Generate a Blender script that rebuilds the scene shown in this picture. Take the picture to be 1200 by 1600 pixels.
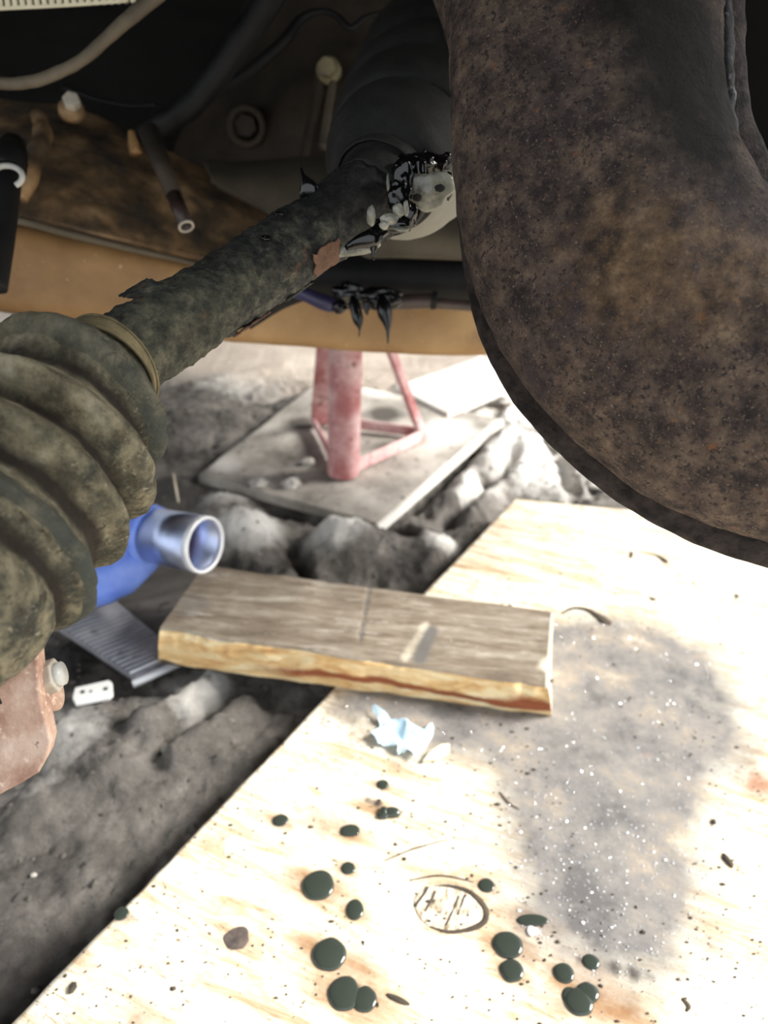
import bpy, math, random
from mathutils import Vector, noise
random.seed(7)
for o in list(bpy.data.objects): bpy.data.objects.remove(o)
S = bpy.context.scene
COL = S.collection
# ------------------------------------------------ camera, world, sun, exposure
FPX = 1208.0
PITCH = math.radians(30)
CAM = Vector((0, 0, .5))
FW = Vector((0, math.cos(PITCH), -math.sin(PITCH)))
UP = Vector((0, math.sin(PITCH), math.cos(PITCH)))
cd = bpy.data.cameras.new('camera')
cam = bpy.data.objects.new('camera', cd); COL.objects.link(cam)
cam.location = CAM; cam.rotation_euler = (math.radians(60), 0, 0)
cd.sensor_fit = 'VERTICAL'; cd.sensor_height = 24; cd.lens = 24 * FPX / 1600
cd.clip_start = .01; cd.clip_end = 100
cd.dof.use_dof = True; cd.dof.focus_distance = .31; cd.dof.aperture_fstop = 6.5
S.camera = cam
w = bpy.data.worlds.new('world'); S.world = w; w.use_nodes = True
w.node_tree.nodes['Background'].inputs[0].default_value = (.92, .96, 1, 1)
w.node_tree.nodes['Background'].inputs[1].default_value = 1.12
sd = bpy.data.lights.new('daylight_sun', 'SUN'); sd.energy = 7.0; sd.angle = math.radians(22); sd.color = (1, .97, .92)
so = bpy.data.objects.new('daylight_sun', sd); COL.objects.link(so); so.location = (2, .5, 1.5)
SUND = Vector((1.0, .10, .72)).normalized()
so.rotation_euler = SUND.to_track_quat('Z', 'Y').to_euler()
S.view_settings.view_transform = 'Standard'; S.view_settings.look = 'None'
S.view_settings.gamma = 1; S.view_settings.use_curve_mapping = False
S.view_settings.exposure = .55

# ------------------------------------------------ helpers
def ray(x, y):                       # pixel of the 1200x1600 photograph -> direction, used to measure positions in metres
    return FW + Vector((1, 0, 0)) * ((x - 600) / FPX) + UP * ((800 - y) / FPX)
def P(x, y, d): return CAM + ray(x, y) * d
def G(x, y, z=0.0):
    v = ray(x, y); return CAM + v * ((z - CAM.z) / v.z)
def fbm(p, s, o=4): return noise.fractal(Vector(p) * s, 1.0, 2.0, o)
def tag(o, label=None, cat=None, group=None, kind=None):
    if label: o['label'] = label
    if cat: o['category'] = cat
    if group: o['group'] = group
    if kind: o['kind'] = kind
    return o
def thing(name, loc, label, cat, group=None):
    o = bpy.data.objects.new(name, None); COL.objects.link(o); o.location = loc
    o.empty_display_size = .02
    return tag(o, label, cat, group)
def root_loc(p):
    while p.parent: p = p.parent
    return p.location.copy()
def obj(name, verts, faces, m, parent=None, smooth=True, origin=None):
    """verts are world coordinates"""
    org = root_loc(parent) if parent else (origin if origin is not None else sum((Vector(v) for v in verts), Vector()) / len(verts))
    org = Vector(org)
    pl = Vector((0, 0, 0))
    me = bpy.data.meshes.new(name)
    me.from_pydata([tuple(Vector(v) - org) for v in verts], [], faces)
    me.materials.append(m)
    if smooth: me.polygons.foreach_set('use_smooth', [True] * len(me.polygons))
    me.update()
    o = bpy.data.objects.new(name, me); COL.objects.link(o)
    if parent: o.parent = parent
    else: o.location = org
    return o
def solid(o, th, off=-1):
    md = o.modifiers.new('thickness', 'SOLIDIFY'); md.thickness = th; md.offset = off; return o
def bevel(o, w, seg=2):
    md = o.modifiers.new('bevel', 'BEVEL'); md.width = w; md.segments = seg; md.limit_method = 'ANGLE'; return o
def cr(p, t):
    """Catmull-Rom through list of tuples, t in 0..1"""
    n = len(p) - 1; f = min(max(t, 0), 1) * n; i = min(int(f), n - 1); u = f - i
    g = lambda k: p[min(max(k, 0), n)]
    a, b, c, d = g(i - 1), g(i), g(i + 1), g(i + 2)
    if i == 0: a = tuple(2 * q - r for q, r in zip(b, c))
    if i == n - 1: d = tuple(2 * q - r for q, r in zip(c, b))
    return tuple(.5 * (2 * B + (C - A) * u + (2 * A - 5 * B + 4 * C - D) * u * u + (3 * B - A - 3 * C + D) * u ** 3)
                 for A, B, C, D in zip(a, b, c, d))
def sweep(path, n=60, m=32, rf=None, disp=None, aspect=1.0, sq=1.0, caps=True, t0=0., t1=1., hollow=0):
    """path: (world x,y,z,r). Frame: V faces the camera side, S sideways. returns verts, faces"""
    V = []; Fc = []
    pts = [cr(path, t0 + (t1 - t0) * i / n) for i in range(n + 1)]
    for i, q in enumerate(pts):
        c = Vector(q[:3]); r = q[3] if rf is None else rf(t0 + (t1 - t0) * i / n, q[3])
        a = Vector(pts[max(i - 1, 0)][:3]); b = Vector(pts[min(i + 1, n)][:3])
        T = (b - a).normalized(); v = (CAM - c); v = (v - T * v.dot(T)).normalized(); s = T.cross(v)
        for j in range(m):
            th = 2 * math.pi * j / m; co, si = math.cos(th), math.sin(th)
            co = math.copysign(abs(co) ** sq, co); si = math.copysign(abs(si) ** sq, si)
            e = s * co + v * si * aspect
            p = c + e * r
            if disp: p += e.normalized() * disp(p, (t0 + (t1 - t0) * i / n), th)
            V.append(p)
    for i in range(n):
        for j in range(m):
            k = (j + 1) % m
            Fc.append((i * m + j, i * m + k, (i + 1) * m + k, (i + 1) * m + j))
    if caps and not hollow:
        V.append(Vector(pts[0][:3])); V.append(Vector(pts[-1][:3])); a = len(V) - 2
        for j in range(m):
            k = (j + 1) % m
            Fc.append((a, k, j)); Fc.append((a + 1, n * m + j, n * m + k))
    return V, Fc
def pxpath(l, rpx=None):
    """(x,y,d,r_px) -> world + radius"""
    return [tuple(P(q[0], q[1], q[2])) + ((q[3] if len(q) > 3 else rpx) * q[2] / FPX,) for q in l]
def tube(name, l, m, parent=None, rpx=None, n=40, seg=16, **k):
    v, f = sweep(pxpath(l, rpx), n, seg, **k); return obj(name, v, f, m, parent)
def box(c, sx, sy, sz, rz=0, rx=0):
    from mathutils import Matrix
    M = Matrix.Rotation(rz, 3, 'Z') @ Matrix.Rotation(rx, 3, 'X')
    v = [Vector(c) + M @ Vector((a * sx / 2, b * sy / 2, e * sz / 2)) for e in (-1, 1) for a, b in ((-1, -1), (1, -1), (1, 1), (-1, 1))]
    f = [(3, 2, 1, 0), (4, 5, 6, 7), (0, 1, 5, 4), (1, 2, 6, 5), (2, 3, 7, 6), (3, 0, 4, 7)]
    return v, f
def prism(poly, bottom_off):
    """poly: world pts, extruded by vector"""
    n = len(poly); v = [Vector(p) for p in poly] + [Vector(p) + Vector(bottom_off) for p in poly]
    f = [tuple(range(n)), tuple(range(2 * n - 1, n - 1, -1))] + [(i, i + n, (i + 1) % n + n, (i + 1) % n) for i in range(n)]
    return v, f
def patch(rows, nu=50, nv=50, disp=None):
    """rows of (x,y,d) control points, Catmull-Rom both ways"""
    W = [[tuple(P(*q)) for q in r] for r in rows]; V = []
    for i in range(nv + 1):
        line = [cr([row[k] for row in W], i / nv) for k in range(len(W[0]))]
        for j in range(nu + 1):
            p = Vector(cr(line, j / nu))
            if disp: p += (CAM - p).normalized() * disp(p)
            V.append(p)
    F = [(i * (nu + 1) + j, i * (nu + 1) + j + 1, (i + 1) * (nu + 1) + j + 1, (i + 1) * (nu + 1) + j) for i in range(nv) for j in range(nu)]
    return V, F
def blob(c, rx, ry, rz, seed=0, amp=.25, nu=24, nv=14, sc=1.6, rot=0):
    V = []; F = []; co, si = math.cos(rot), math.sin(rot)
    for i in range(nv + 1):
        ph = math.pi * i / nv
        for j in range(nu):
            th = 2 * math.pi * j / nu
            e = Vector((math.sin(ph) * math.cos(th), math.sin(ph) * math.sin(th), math.cos(ph)))
            k = 1 + amp * (noise.noise(e * sc + Vector((seed * 3.1, seed, 0))) + .3 * noise.noise(e * sc * 2.3 + Vector((seed, 2, 0))))
            x, y, z = e.x * rx * k, e.y * ry * k, e.z * rz * k
            V.append(Vector(c) + Vector((x * co - y * si, x * si + y * co, z)))
    for i in range(nv):
        for j in range(nu):
            k = (j + 1) % nu; F.append((i * nu + j, (i + 1) * nu + j, (i + 1) * nu + k, i * nu + k))
    return V, F
def join(*vf):
    V = []; F = []
    for v, f in vf:
        n = len(V); V += list(v); F += [tuple(i + n for i in q) for q in f]
    return V, F
def cyl(a, b, r0, r1=None, m=24, hollow=0.0):
    a = Vector(a); b = Vector(b); r1 = r0 if r1 is None else r1
    T = (b - a).normalized(); u = T.orthogonal().normalized(); v = T.cross(u); V = []; F = []
    rings = [(a, r0), (b, r1)]
    if hollow: rings += [(b, r1 * hollow), (a + (b - a) * .02, r0 * hollow)]
    for c, r in rings:
        for j in range(m):
            th = 2 * math.pi * j / m; V.append(c + (u * math.cos(th) + v * math.sin(th)) * r)
    for i in range(len(rings) - 1):
        for j in range(m):
            k = (j + 1) % m; F.append((i * m + j, i * m + k, (i + 1) * m + k, (i + 1) * m + j))
    if hollow:
        i = 3
        for j in range(m):
            k = (j + 1) % m; F.append((i * m + j, i * m + k, k, j))
    else:
        F.append(tuple(range(m - 1, -1, -1))); F.append(tuple(range(m, 2 * m)))
    return V, F
def inside(p, poly):
    x, y = p; c = False; j = len(poly) - 1
    for i in range(len(poly)):
        (xi, yi), (xj, yj) = poly[i], poly[j]
        if (yi > y) != (yj > y) and x < (xj - xi) * (y - yi) / (yj - yi) + xi: c = not c
        j = i
    return c
def segd(x, y, a, b):
    dx, dy = b[0] - a[0], b[1] - a[1]; L = dx * dx + dy * dy + 1e-12
    t = min(1, max(0, ((x - a[0]) * dx + (y - a[1]) * dy) / L))
    return math.hypot(x - a[0] - t * dx, y - a[1] - t * dy), t
def polyd(p, poly):
    return min(segd(p[0], p[1], poly[i], poly[(i + 1) % len(poly)])[0] for i in range(len(poly)))

# ------------------------------------------------ materials
def mat(name, stops, scale=8, rough=.7, bump=.3, bscale=60, metal=0, spots=(), stretch=None, detail=8, distort=0, bdist=.002, rvar=0, spec=.5, coat=0, nr=.62):
    m = bpy.data.materials.new(name); m.use_nodes = True; nt = m.node_tree; N = nt.nodes; L = nt.links
    b = N['Principled BSDF']; tc = N.new('ShaderNodeTexCoord'); src = tc.outputs['Object']
    if stretch:
        mp = N.new('ShaderNodeMapping'); mp.vector_type = 'TEXTURE'; mp.inputs['Scale'].default_value = tuple(1 / q for q in stretch[0]); mp.inputs['Rotation'].default_value = stretch[1]
        L.new(src, mp.inputs[0]); srcs = mp.outputs[0]
    else: srcs = src
    def nz(sc, s=srcs, det=detail, dis=distort):
        n = N.new('ShaderNodeTexNoise'); n.inputs['Scale'].default_value = sc; n.inputs['Detail'].default_value = det
        n.inputs['Roughness'].default_value = nr; n.inputs['Distortion'].default_value = dis; L.new(s, n.inputs['Vector']); return n
    n1 = nz(scale); r = N.new('ShaderNodeValToRGB'); L.new(n1.outputs[0], r.inputs[0])
    e = r.color_ramp.elements
    while len(e) < len(stops): e.new(.5)
    for k, (p, c) in enumerate(stops): e[k].position = p; e[k].color = (*c, 1)
    cur = r.outputs[0]
    for (sc, lo, hi, c, *st) in spots:
        ns = nz(sc, src if not st else srcs, 4, 0); mr = N.new('ShaderNodeMapRange'); mr.inputs[1].default_value = lo; mr.inputs[2].default_value = hi
        L.new(ns.outputs[0], mr.inputs[0]); mx = N.new('ShaderNodeMix'); mx.data_type = 'RGBA'
        L.new(mr.outputs[0], mx.inputs[0]); L.new(cur, mx.inputs[6]); mx.inputs[7].default_value = (*c, 1); cur = mx.outputs[2]
    L.new(cur, b.inputs['Base Color']); b.inputs['Roughness'].default_value = rough; b.inputs['Metallic'].default_value = metal
    b.inputs['Specular IOR Level'].default_value = spec
    b.inputs['Coat Weight'].default_value = coat
    if rvar:
        mr = N.new('ShaderNodeMapRange'); mr.inputs[1].default_value = .35; mr.inputs[2].default_value = .65
        mr.inputs[3].default_value = max(.03, rough - rvar); mr.inputs[4].default_value = min(1, rough + rvar)
        L.new(nz(scale * 2.3).outputs[0], mr.inputs[0]); L.new(mr.outputs[0], b.inputs['Roughness'])
    if bump:
        bn = nz(bscale); bp = N.new('ShaderNodeBump'); bp.inputs['Strength'].default_value = bump; bp.inputs['Distance'].default_value = bdist
        L.new(bn.outputs[0], bp.inputs['Height']); L.new(bp.outputs[0], b.inputs['Normal'])
    m['_cur'] = 0
    return m
def attr_mix(m, attr, color, lo=.35, hi=.65, nscale=60, namp=.5, det=6):
    """mix a colour in where a painted dirt (perturbed by noise) is high"""
    nt = m.node_tree; N = nt.nodes; L = nt.links; b = N['Principled BSDF']
    cur = b.inputs['Base Color'].links[0].from_socket
    at = N.new('ShaderNodeAttribute'); at.attribute_name = attr
    tc = N.new('ShaderNodeTexCoord'); n = N.new('ShaderNodeTexNoise'); n.inputs['Scale'].default_value = nscale; n.inputs['Detail'].default_value = det
    n.inputs['Roughness'].default_value = .65
    L.new(tc.outputs['Object'], n.inputs['Vector'])
    a = N.new('ShaderNodeMath'); a.operation = 'MULTIPLY_ADD'; L.new(n.outputs[0], a.inputs[0]); a.inputs[1].default_value = namp; a.inputs[2].default_value = -namp / 2
    s = N.new('ShaderNodeMath'); s.operation = 'ADD'; L.new(a.outputs[0], s.inputs[0]); L.new(at.outputs['Fac'], s.inputs[1])
    mr = N.new('ShaderNodeMapRange'); mr.inputs[1].default_value = lo; mr.inputs[2].default_value = hi; L.new(s.outputs[0], mr.inputs[0])
    mx = N.new('ShaderNodeMix'); mx.data_type = 'RGBA'; L.new(mr.outputs[0], mx.inputs[0]); L.new(cur, mx.inputs[6])
    if isinstance(color[0], tuple):
        r = N.new('ShaderNodeValToRGB'); e = r.color_ramp.elements
        while len(e) < len(color): e.new(.5)
        for k, (p, c) in enumerate(color): e[k].position = p; e[k].color = (*c, 1)
        n2 = N.new('ShaderNodeTexNoise'); n2.inputs['Scale'].default_value = nscale * .7; n2.inputs['Detail'].default_value = 10; n2.inputs['Roughness'].default_value = .7
        L.new(tc.outputs['Object'], n2.inputs['Vector']); L.new(n2.outputs[0], r.inputs[0]); L.new(r.outputs[0], mx.inputs[7])
    else: mx.inputs[7].default_value = (*color, 1)
    L.new(mx.outputs[2], b.inputs['Base Color'])
def set_attr(o, name, vals):
    a = o.data.attributes.new(name, 'FLOAT', 'POINT'); a.data.foreach_set('value', vals)

M = {}
M['dirt'] = mat('dried_mud', [(.32, (.055, .049, .043)), (.46, (.13, .118, .104)), (.58, (.21, .19, .17)), (.7, (.34, .31, .28))], 16, .95, 1.0, 110, bdist=.006, nr=.72,
                spots=[(160, .62, .7, (.03, .03, .035)), (45, .64, .74, (.3, .27, .24))])
attr_mix(M['dirt'], 'dry', (.82, .79, .74), .25, .7, 50, .6)  # dry mud and painted light share this mask
attr_mix(M['dirt'], 'oil', (.035, .03, .027), .35, .8, 30, .6)  # oily mud and painted shade share this mask
attr_mix(M['dirt'], 'far', [(.35, (.42, .35, .29)), (.65, (.62, .54, .46))], .3, .7, 12, .4)
M['ply'] = mat('weathered_plywood', [(.3, (.42, .28, .16)), (.41, (.68, .54, .36)), (.5, (.84, .75, .58)), (.62, (.9, .85, .72))], 13, .75, .5, 60, stretch=((1, 6, 6), (0, 0, math.radians(-24))), distort=.9, bdist=.0015, nr=.7,
               spots=[(420, .64, .70, (.12, .085, .05)), (90, .58, .70, (.34, .22, .12), 1), (30, .56, .74, (.55, .39, .24)), (160, .64, .7, (.16, .11, .07))])
attr_mix(M['ply'], 'brown', (.30, .15, .055), .2, .85, 110, .5)
attr_mix(M['ply'], 'stain', [(.36, (.12, .112, .108)), (.45, (.19, .178, .168)), (.53, (.245, .225, .205)), (.60, (.31, .265, .215)), (.68, (.48, .41, .33))], .15, .95, 30, .9, 12)
attr_mix(M['ply'], 'red', (.38, .2, .12), .45, 1.0, 60, .9)
attr_mix(M['ply'], 'dark', (.05, .04, .035), .35, .7, 150, .4)
M['ply_edge'] = mat('plywood_edge', [(.35, (.35, .25, .15)), (.6, (.7, .58, .4))], 30, .85, .4, stretch=((1, 1, 30), (0, 0, 0)))
M['ply_grey'] = mat('dusty_board', [(.3, (.16, .145, .125)), (.5, (.36, .33, .29)), (.7, (.55, .51, .46))], 12, .9, .4, 60, spots=[(60, .6, .7, (.06, .055, .05))])
attr_mix(M['ply_grey'], 'dry', (.8, .77, .72), .3, .8, 25, .6)  # dry dust, and painted light on the far right of the board
attr_mix(M['ply_grey'], 'oil', (.075, .065, .055), .35, .8, 30, .7)
M['ply_pale'] = mat('pale_board', [(.3, (.6, .56, .5)), (.7, (.85, .82, .76))], 10, .85, .3)
M['plank'] = mat('weathered_plank', [(.3, (.09, .067, .045)), (.45, (.19, .148, .105)), (.57, (.28, .235, .18)), (.7, (.42, .375, .31))], 14, .8, .6, 50, stretch=((1, 7, 7), (0, 0, -.14)), nr=.72, distort=.4, bdist=.0015,
                 spots=[(28, .58, .7, (.12, .085, .055), 1), (17, .58, .72, (.5, .46, .4), 1), (240, .67, .72, (.65, .6, .5))])
attr_mix(M['plank'], 'dark', (.13, .12, .11), .3, .75, 60, .4)
attr_mix(M['plank'], 'pale', (.72, .66, .52), .3, .75, 90, .6)
M['plank_side'] = mat('split_wood', [(.3, (.5, .24, .09)), (.46, (.76, .5, .22)), (.6, (.9, .74, .45))], 14, .75, .6, 60, stretch=((1, 3, 6), (0, 0, .1)), distort=.8, bdist=.002)
attr_mix(M['plank_side'], 'red', (.30, .085, .03), .35, .8, 70, .7)
M['dark_board'] = mat('oily_board', [(.3, (.05, .043, .038)), (.7, (.13, .115, .1))], 12, .8, .4, stretch=((1, 5, 5), (0, 0, .4)), spots=[(50, .62, .7, (.015, .013, .012))])
M['shaft'] = mat('crusted_steel', [(.36, (.010, .011, .012)), (.46, (.03, .033, .030)), (.55, (.085, .085, .065)), (.66, (.19, .18, .13))], 170, .6, 1.0, 480, bdist=.0025, detail=8, rvar=.25, nr=.7, spec=.4,
                 spots=[(70, .62, .68, (.16, .065, .03)), (800, .66, .70, (.45, .42, .34)), (60, .5, .6, (.014, .016, .016))])
attr_mix(M['shaft'], 'grease', (.006, .006, .0065), .3, .7, 90, .5)
attr_mix(M['shaft'], 'mud', [(.38, (.035, .037, .027)), (.5, (.11, .11, .075)), (.62, (.24, .225, .15))], .3, .9, 150, .9, 9)
M['flake'] = mat('rust_flake', [(.3, (.07, .035, .022)), (.7, (.16, .085, .05))], 60, .85, .6, 200)
M['boot'] = mat('muddy_rubber', [(.36, (.035, .038, .032)), (.46, (.10, .096, .07)), (.54, (.20, .178, .12)), (.66, (.35, .31, .21))], 100, .88, 1.0, 420, bdist=.0025, detail=9, nr=.7, spec=.3,
                spots=[(260, .56, .64, (.055, .045, .03)), (500, .62, .68, (.34, .30, .21)), (170, .64, .7, (.36, .32, .23))])
attr_mix(M['boot'], 'mud', [(.38, (.085, .07, .042)), (.5, (.26, .228, .145)), (.62, (.46, .41, .29))], .4, .8, 90, 1.1, 9)
attr_mix(M['boot'], 'groove', (.028, .022, .016), .35, .8, 80, .6)
attr_mix(M['boot'], 'clean', (.06, .068, .06), .35, .8, 90, 1.0)
M['clamp'] = mat('dusty_band', [(.38, (.07, .058, .03)), (.62, (.21, .17, .09))], 60, .75, .4, 200)
M['joint'] = mat('black_joint', [(.3, (.007, .0072, .007)), (.7, (.019, .0185, .017))], 60, .7, .5, 400, bdist=.0008, spec=.3)
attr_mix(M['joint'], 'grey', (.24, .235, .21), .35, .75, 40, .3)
M['grease'] = mat('black_grease', [(.3, (.002, .002, .0023)), (.7, (.004, .004, .005))], 20, .12, .15, 60, coat=.0, bdist=.002)
M['greygrease'] = mat('grey_grease', [(.38, (.06, .06, .05)), (.62, (.26, .26, .22))], 60, .22, .5, 60, coat=.3, bdist=.003)  # grey-olive colour stands in for sky reflected in the grease
M['arm'] = mat('rusted_casting', [(.34, (.022, .017, .018)), (.45, (.066, .048, .042)), (.54, (.118, .084, .066)), (.66, (.20, .145, .105))], 95, .85, 1.0, 520, bdist=.0022, detail=9, nr=.7, spec=.25,
               spots=[(14, .5, .68, (.06, .046, .052)), (420, .54, .62, (.032, .025, .026)), (900, .60, .66, (.25, .19, .14)), (150, .64, .71, (.22, .10, .05)), (260, .735, .745, (.7, .62, .5))])
attr_mix(M['arm'], 'ochre', [(.40, (.06, .042, .03)), (.47, (.17, .105, .055)), (.54, (.25, .16, .085)), (.64, (.42, .29, .165))], .4, 1.15, 130, 1.1, 8)
attr_mix(M['arm'], 'shade', (.007, .0055, .005), .25, .75, 60, .8, 10)  # shade of the concave upper right painted onto the arm
M['flange'] = mat('dark_rust', [(.38, (.012, .010, .010)), (.62, (.05, .039, .036))], 120, .85, .8, 400, spec=.2)
M['seal'] = mat('black_seam', [(.3, (.006, .006, .007)), (.7, (.014, .014, .016))], 50, .7, .8, 200, spots=[(160, .6, .66, (.10, .10, .11))], spec=.25)
M['beam'] = mat('rusty_beam', [(.3, (.17, .09, .032)), (.5, (.32, .185, .075)), (.7, (.46, .29, .13))], 7, .6, .3, 90, bdist=.001,
                spots=[(20, .56, .75, (.22, .125, .06)), (120, .68, .72, (.55, .42, .28))])
M['beam_top'] = mat('rusty_panel', [(.36, (.02, .017, .014)), (.46, (.085, .055, .028)), (.54, (.20, .12, .055)), (.64, (.36, .235, .12))], 15, .75, .8, 90, detail=10,
                    spots=[(9, .53, .64, (.022, .022, .023)), (13, .62, .74, (.10, .095, .07))])
M['case'] = mat('brown_casing', [(.3, (.010, .007, .005)), (.5, (.027, .019, .012)), (.7, (.055, .038, .024))], 9, .7, .6, 70)
M['ledge'] = mat('dusty_ledge', [(.3, (.035, .028, .018)), (.7, (.13, .105, .07))], 10, .8, .5)
M['black'] = mat('black_rubber', [(.3, (.004, .004, .0045)), (.7, (.012, .012, .0125))], 40, .55, .3, 250, bdist=.0005, spec=.2)
M['void'] = mat('undercoat_void', [(.3, (.003, .0028, .0025)), (.7, (.009, .0075, .006))], 6, .9, .5)  # near-black undercoat; also stands in for the shade in voids and holes
M['blacktube'] = mat('brown_tube', [(.3, (.03, .018, .015)), (.7, (.06, .04, .035))], 30, .4, .3)
M['purple'] = mat('violet_sleeve', [(.3, (.02, .018, .05)), (.7, (.05, .045, .12))], 30, .4, .2)
M['hose'] = mat('tan_hose', [(.3, (.06, .048, .032)), (.7, (.16, .13, .09))], 30, .7, .4, 150)
M['cream'] = mat('cream_slats', [(.3, (.55, .50, .36)), (.7, (.75, .70, .52))], 30, .7, .2)
M['pale_metal'] = mat('pale_bolt', [(.3, (.28, .24, .19)), (.7, (.62, .58, .5))], 50, .5, .5)
M['yellowbolt'] = mat('dull_bolt', [(.3, (.12, .1, .055)), (.7, (.26, .22, .12))], 50, .55, .5)
M['clip'] = mat('zinc_clip', [(.3, (.3, .3, .28)), (.7, (.6, .6, .56))], 50, .4, .2)
M['red'] = mat('red_paint', [(.36, (.40, .14, .14)), (.5, (.58, .32, .31)), (.64, (.72, .52, .5))], 22, .55, .3, 80, spots=[(60, .6, .7, (.16, .045, .04)), (35, .62, .72, (.62, .42, .38))])
M['bracket'] = mat('rusty_bracket', [(.36, (.24, .12, .08)), (.5, (.42, .27, .20)), (.64, (.56, .42, .34))], 60, .6, .8, 200, bdist=.001, detail=12,
                   spots=[(260, .6, .66, (.6, .45, .36)), (120, .66, .72, (.12, .045, .03))])
M['steel'] = mat('bright_steel', [(.3, (.36, .42, .6)), (.7, (.5, .57, .78))], 20, .38, .1, 100, metal=1)
M['steel_rim'] = mat('steel_rim', [(.3, (.75, .76, .78)), (.7, (.85, .86, .88))], 20, .4, .1, 100, metal=.3)
M['blue'] = mat('blue_plastic', [(.3, (.12, .22, .78)), (.7, (.28, .42, .92))], 20, .35, .2, 60)
M['strip'] = mat('grey_alloy', [(.3, (.22, .22, .24)), (.7, (.42, .42, .45))], 25, .4, .3, 100, metal=.4, spots=[(30, .6, .7, (.08, .075, .07))])
M['white'] = mat('white_plastic', [(.3, (.75, .74, .7)), (.7, (.88, .88, .86))], 20, .6, .1)
M['paper'] = mat('blue_tissue', [(.3, (.42, .66, .82)), (.7, (.72, .88, .96))], 30, .9, .3, 150)
M['chip'] = mat('wood_chip', [(.3, (.6, .5, .36)), (.7, (.85, .76, .6))], 40, .8, .3)
M['oil'] = mat('black_oil', [(.3, (.034, .042, .034)), (.7, (.042, .051, .042))], 20, .09, 0)  # lightened grey-green to include the sky's reflection on black oil
M['knot'] = mat('knot_wood', [(.3, (.05, .04, .035)), (.7, (.16, .12, .1))], 120, .85, .6, 200)
M['knotpale'] = mat('pale_knot', [(.36, (.10, .07, .045)), (.44, (.5, .4, .27)), (.52, (.8, .72, .58)), (.66, (.88, .82, .7))], 90, .85, .8, 150, stretch=((3.5, 1, 1), (0, 0, -.35)), nr=.7)
M['crack'] = mat('dark_crack', [(.3, (.04, .03, .022)), (.7, (.1, .075, .05))], 80, .9, 0)
M['grit'] = mat('dark_grit', [(.3, (.03, .025, .02)), (.7, (.09, .07, .05))], 80, .9, 0)
M['filings'] = mat('metal_filings', [(.3, (.8, .8, .82)), (.7, (.95, .95, .95))], 80, .25, 0, metal=.6)
M['stone'] = mat('pebble', [(.3, (.3, .28, .25)), (.7, (.6, .57, .52))], 60, .85, .4)

# ------------------------------------------------ ground
ZP = .032                                        # top of the big plywood sheet
pa, pb = G(20, 1600, ZP), G(805, 780, ZP)
tdir = (pb - pa).normalized(); ndir = Vector((tdir.y, -tdir.x, 0))
A_ = pa - tdir * .34; B_ = pb; fdir = (G(1010, 800, ZP) - pb).normalized(); C_ = pb + fdir * 1.0; D_ = A_ + ndir * 1.15
PLY = [(v.x, v.y) for v in (A_, B_, C_, D_)]
JB = [G(310, 742, .02), G(590, 817, .02), G(776, 655, .02), G(505, 590, .02)]
JBP = [(v.x, v.y) for v in JB]
bumps = []                                        # mud lumps: position, radii, height
for (x, y, rp, h) in [(385, 838, 46, .034), (350, 800, 40, .016), (530, 855, 44, .036), (590, 868, 42, .026), (675, 872, 44, .024), (650, 835, 30, .012),
                      (440, 905, 40, .01), (300, 655, 50, .012), (340, 620, 60, .012), (740, 770, 30, .018), (705, 800, 35, .012), (820, 700, 40, .02), (900, 730, 40, .016),
                      (960, 700, 40, .016), (760, 620, 30, .014), (270, 770, 40, .016), (110, 1140, 70, .016), (40, 1280, 60, .010), (175, 1200, 60, .010)]:
    g = G(x, y); d = (g - CAM).dot(FW); bumps.append((g.x, g.y, rp * d / FPX, h))
ridges = []
for (x0, y0, x1, y1, wp, h) in [(235, 1150, 340, 1078, 30, .022), (285, 1185, 385, 1115, 26, .018), (255, 1170, 365, 1100, 13, -.016), (690, 905, 830, 780, 16, -.014),
                                (700, 790, 790, 690, 22, .018), (735, 815, 820, 735, 16, .018), (640, 800, 790, 665, 12, -.014), (690, 830, 800, 715, 12, -.014),
                                (240, 700, 330, 690, 14, -.014), (240, 745, 320, 725, 12, -.012), (300, 870, 460, 905, 12, -.012), (455, 850, 480, 900, 12, -.018), (150, 1085, 300, 1070, 18, -.008),
                                (250, 620, 440, 575, 16, .010), (260, 665, 470, 610, 12, -.010), (440, 800, 640, 850, 12, -.012),
                                (860, 700, 900, 780, 12, -.014), (940, 690, 930, 770, 12, -.014), (800, 640, 760, 700, 12, .012)]:
    a, b = G(x0, y0), G(x1, y1); d = (a - CAM).dot(FW); ridges.append(((a.x, a.y), (b.x, b.y), wp * d / FPX, h))
dry_lights = [(385, 835, 60, 1), (350, 790, 45, .7), (530, 850, 50, 1), (690, 865, 34, .8), (300, 1090, 70, .75), (120, 1160, 80, .5), (60, 1230, 70, .35), (780, 640, 90, 1), (860, 720, 110, 1), (960, 720, 110, 1),  # dry mud, with the light on lumps and far right painted in
        (740, 770, 50, .8), (380, 600, 100, .5), (265, 1090, 60, .5)]
oil_shades = [(480, 790, 40, .9), (460, 880, 40, .8), (270, 700, 60, .7), (60, 1590, 200, .9), (270, 1420, 140, .7), (620, 850, 50, .8), (100, 1040, 80, 1), (340, 900, 60, .9), (640, 900, 60, .8), (720, 830, 40, .6), (200, 1010, 90, .9)]  # oily mud, plus shade painted in pits, beside the plank and lower left
def field(l):
    r = []
    for (x, y, rp, k) in l:
        g = G(x, y); d = (g - CAM).dot(FW); r.append((g.x, g.y, rp * d / FPX, k))
    return r
dry_lights = field(dry_lights); oil_shades = field(oil_shades)
def fsum(l, x, y):
    s = 0
    for (a, b, r, k) in l:
        q = ((x - a) ** 2 + (y - b) ** 2) / (r * r)
        if q < 6: s = max(s, k * math.exp(-q))
    return s
GA = math.radians(-24)
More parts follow.
